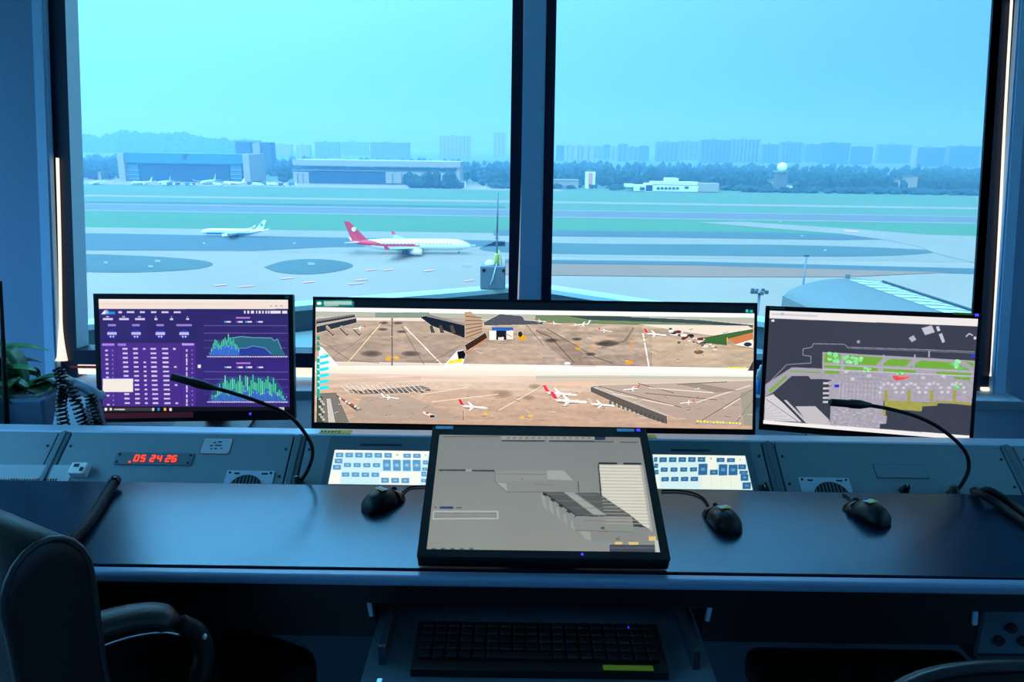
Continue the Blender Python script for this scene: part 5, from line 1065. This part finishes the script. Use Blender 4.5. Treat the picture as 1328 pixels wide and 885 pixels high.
def build_left_corner():
    o = thing('planter', 'slate trough planter with dark green broad-leaved plants by the left window', 'plant', (-1.42, 2.0, .6356))
    x1 = at_y(60, 530, 1.93).x + 1.42
    MB().box((x1 / 2 - .25, 0, .0875), (x1 + .5, .16, .175), bev=.008).obj('trough', M['planter'], o)
    m = MB().box((x1 / 2 - .25, 0, .176), (x1 + .47, .135, .01)); rnd = random.Random(6)
    for k in range(90): m.ball((rnd.uniform(-.48, x1 - .02), rnd.uniform(-.06, .06), .182), rnd.uniform(.004, .008), 1)
    m.obj('grit', M['soil'], o)
    m = MB(); rnd = random.Random(12)
    for (cx, n, s) in ((.02, 20, .85), (-.08, 22, 1.0), (-.22, 20, 1.1), (-.02, 10, .7), (-.38, 14, 1.0)):
        for k in range(n):
            az = rnd.uniform(0, 2 * PI); Ln = rnd.uniform(.2, .33) * s; el = rnd.uniform(.2, 1.4); w = rnd.uniform(.02, .036)
            if math.cos(az) > 0 and cx > -.2: Ln *= .55 if cx > -.05 else .75
            m.use(M['leaf'] if rnd.random() < .65 else M['leaf2']); b = Vector((cx + rnd.uniform(-.03, .03), rnd.uniform(-.03, .03), .18)); dr = Vector((math.cos(az), math.sin(az) * .7, 0)); sd = Vector((-dr.y, dr.x, 0)).normalized(); rings = []
            for i in range(8):
                t = i / 7; e = el - t * 1.25; 
                if i: b = b + (dr * math.cos(e) + Vector((0, 0, math.sin(e)))) * Ln / 7
                ww = w * math.sin(PI * min(1, t * .93 + .05)) ** .7 + .0015; up = Vector((0, 0, .25 * ww))
                rings.append([b - sd * ww + up, b - Vector((0, 0, .0006)), b + sd * ww + up, b + Vector((0, 0, .0008))])
            m.loft(rings)
    m.obj('foliage', None, o)
    p, q = at_y(8.5, 545, 1.86), at_y(0.5, 365, 1.86)
    o = thing('whip_antenna', 'slender black upright rod in front of the plants at the far left', 'antenna', (p.x, p.y, .635))
    b = Vector((0, 0, 0)); MB().tube([b + Vector((0, 0, .02)), p - o.location, q - o.location], [.008, .0075, .004], 10).obj('rod', M['rubber'], o); MB().lathe([(.03, 0), (.03, .012), (.014, .025), (.009, .06)], n=20).obj('foot', M['black'], o)
    # telephone with coiled cords
    c = at_y(93, 520, 1.87)
    o = thing('telephone', 'dark desk telephone with coiled cords beside the left screen', 'telephone', (c.x, 1.87, .6356), R(-12))
    MB().prism([(-.045, -.07, 0), (-.045, .07, 0), (-.045, .05, .185), (-.045, .0, .19), (-.045, -.06, .05)], (.09, 0, 0)).obj('base', M['phone'], o)
    hp = [(.012, -.02, .228), (.024, -.03, .248), (.060, -.035, .252), (.094, -.03, .236), (.104, -.02, .212)]
    m = MB().use(M['phone']).tube(curve_pts(hp, 20), [.020, .021, .021] + [.014] * (len(curve_pts(hp, 20)) - 6) + [.021, .021, .020], 14); m.obj('handset', None, o)
    def coil(path, r, turns, name):
        P = curve_pts(path, 24); n = turns * 10; pts = []
        for i in range(n + 1):
            t = i / n * (len(P) - 1); k = min(int(t), len(P) - 2); b = P[k].lerp(P[k + 1], t - k); d = (P[k + 1] - P[k]).normalized(); u = d.cross(Vector((0, 1, .2))).normalized(); v = d.cross(u); a = 2 * PI * turns * i / n
            pts.append(b + (u * math.cos(a) + v * math.sin(a)) * r)
        MB().tube(pts, .0032, 6).obj(name, M['gloss'], o)
    def lp(px, py, y): return Matrix.Rotation(R(12), 4, 'Z') @ (at_y(px, py, y) - o.location)
    coil([lp(76, 478, 1.815), lp(82, 500, 1.805), lp(79, 525, 1.805), lp(83, 552, 1.805)], .0125, 15, 'coiled_cord')
    coil([lp(117, 512, 1.785), lp(120, 528, 1.780), lp(125, 545, 1.780), lp(127, 556, 1.780)], .012, 11, 'coiled_cord')
    coil([lp(90, 500, 1.795), lp(98, 520, 1.785), lp(105, 540, 1.785), lp(112, 556, 1.785)], .012, 11, 'coiled_cord')
    p = at_y(985, 500, 2.52)
    o = thing('small_bottle', 'small blue bottle with a white cap on the sill between the centre and right screens', 'bottle', (p.x, 2.52, .66))
    MB().lathe([(.012, 0), (.013, .003), (.013, .045), (.008, .052)]).obj('body', M['plane_blue'], o); MB().lathe([(.013, .05), (.013, .085), (.007, .09), (.006, .102), (.002, .104)]).obj('cap', M['white'], o)
def build_chairs():
    # leather armchair at the left, turned away from the camera
    yaw = R(65); p = at_z(58, 696, 1.02); Rm = Matrix.Rotation(yaw, 3, 'Z'); rt = Rm @ Vector((0, -1, 0)); W = .50
    ctr = p - rt * (W / 2); o = thing('office_chair', 'black leather armchair with piped backrest in the left foreground', 'chair', (ctr.x, ctr.y, 0), yaw, 'black chairs at the desk')
    # local: +x forward, +y left, backrest centred on x = 0
    def prof(k):
        P = [];   # outline of the backrest side: back curve up, round top, front curve down
        for z, x in ((.42, -.035), (.60, -.05), (.80, -.060), (.92, -.062)): P.append((x * 1.0, z))
        cx, cz, r = -.006, .945, .058
        for a in np.linspace(PI * .98, 0, 12): P.append((cx + r * math.cos(a), cz + .075 * math.sin(a)))
        for z, x in ((.90, .052), (.80, .050), (.62, .060), (.42, .075)): P.append((x, z))
        c = Vector((.005, .72)); return [tuple(c + (Vector(q) - c) * k) for q in P]
    rings = [[(x, y, z) for (x, z) in prof(k)] for y, k in ((-W / 2, .86), (-W / 2 - .004, .95), (-W / 2 + .006, 1.0), (-W / 4, 1.02), (0, 1.03), (W / 4, 1.02), (W / 2 - .006, 1.0), (W / 2 + .004, .95), (W / 2, .86))]
    MB().loft(rings).obj('backrest', M['leather'], o)
    for s in (-1, 1): MB().tube([(x, s * (W / 2 + .001), z) for (x, z) in prof(.985)], .0045, 8).obj('piping', M['piping'], o)
    m = MB().box((.27, 0, .47), (.46, .50, .11), bev=.04, seg=4); m.obj('seat', M['leather'], o)
    def arm(s, name):
        if s < 0:
            inv = (Matrix.Translation(o.location) @ Matrix.Rotation(yaw, 4, 'Z')).inverted()
            A = [inv @ at_y(*q) for q in ((100, 826, .97), (122, 815, .99), (160, 804, 1.02), (200, 800, 1.045), (232, 808, 1.06))]; B = [inv @ at_y(*q) for q in ((232, 810, 1.06), (256, 823, 1.07), (264, 850, 1.06), (258, 885, 1.04))]
        else: A = [Vector((a.x - .10, -a.y, a.z)) for a in arm.A]; B = [Vector((a.x - .10, -a.y, a.z)) for a in arm.B]
        arm.A, arm.B = A, B; P = curve_pts(A, 20); n = 14
        m = MB(); rings = []
        for i, q in enumerate(P):
            k = min(1, .55 + i * .2, .45 + (len(P) - 1 - i) * .2); d = (P[min(i + 1, len(P) - 1)] - P[max(0, i - 1)]).normalized(); sd = d.cross(Vector((0, 0, 1))).normalized(); up = sd.cross(d)
            rings.append([q + sd * (.030 * k * math.cos(2 * PI * j / n)) + up * (.019 * k * math.sin(2 * PI * j / n)) for j in range(n)])
        pad = m.loft(rings).obj('armrest', M['leather'], o)
        MB().tube([q + Vector((0, s * .022, -.022)) for q in P[2:-2]], .0028, 8).obj('trim', M['chrome'], pad)
        e = [Vector((B[-1].x - .02, B[-1].y, .56)), Vector((.32, s * .26, .43))]
        MB().tube(curve_pts(B + e, 30), .017, 12).obj('arm_frame', M['rubber'], pad)
        MB().ball(B[1] + Vector((0, s * .016, 0)), .006, 2).obj('screw', M['chrome'], pad)
    arm(-1, 'r'); arm(1, 'l')
    def base(o, cx):
        MB().lathe([(.03, .09), (.03, .30), (.022, .30), (.022, .43)], (cx, 0, 0)).obj('gas_column', M['black'], o); st = MB()
        for k in range(5):
            a = 2 * PI * k / 5 + .3; d = Vector((math.cos(a), math.sin(a), 0)); st.tube([Vector((cx, 0, .10)), Vector((cx, 0, .075)) + d * .28], [.028, .016], 8)
        st.obj('star_base', M['black'], o)
        for k in range(5):
            a = 2 * PI * k / 5 + .3; d = Vector((math.cos(a), math.sin(a), 0)); c = Vector((cx, 0, .03)) + d * .245
            MB().lathe([(.03, -.022), (.03, .022)], c, 'y', 14).tube([c, c + Vector((0, 0, .04))], .008, 8).obj('caster', M['rubber'], o)
    base(o, .27)
    # second chair: only the top of its back shows at the lower right
    b = at_z(1300, 858, .86); o = thing('office_chair', 'black chair with a rounded thin-rimmed back in the lower right corner', 'chair', (b.x + .08, b.y, 0), R(90), 'black chairs at the desk')
    zt = .850; a = at_z(1172, 885, .84); hw = abs(a.x - (b.x + .08)) + .006
    out = []
    for y in np.linspace(-hw, hw, 33):
        u = abs(y) / hw; out.append((y, zt - .075 * (1 - (1 - u ** 3.2) ** (1 / 2.2))))
    prof_ = [(y, z) for y, z in out] + [(hw * .96, .60), (hw * .85, .52), (-hw * .85, .52), (-hw * .96, .60)]
    P = [(0.0, y, z) for y, z in prof_]
    m = MB().prism([(-.012, y, z) for y, z in prof_], (.03, 0, 0)); m.obj('backrest', M['leather'], o)
    MB().tube([(0.0, y, z + .002) for y, z in out], .0085, 10).obj('rim', M['piping'], o)
    MB().box((.29, 0, .46), (.46, .46, .08), bev=.03, seg=4).obj('seat', M['leather'], o); MB().tube([(.1, 0, .42), (-.05, 0, .43), (-.035, 0, .56)], .02, 10).obj('back_bracket', M['black'], o); base(o, .29)
build_console(); build_screens(); build_panel_items(); build_mice(); build_desk_bits(); build_left_corner(); build_chairs()
vs_ = sc.view_settings; sc.display_settings.display_device = 'sRGB'; vs_.view_transform = 'Standard'; vs_.look = 'None'; vs_.exposure = 0.0; vs_.gamma = 1; vs_.use_curve_mapping = False
sc.cycles.max_bounces = 8; sc.cycles.diffuse_bounces = 5; sc.cycles.transparent_max_bounces = 12; sc.cycles.volume_bounces = 1
sc.cycles.use_denoising = True; sc.cycles.sample_clamp_indirect = 6; sc.cycles.caustics_reflective = False
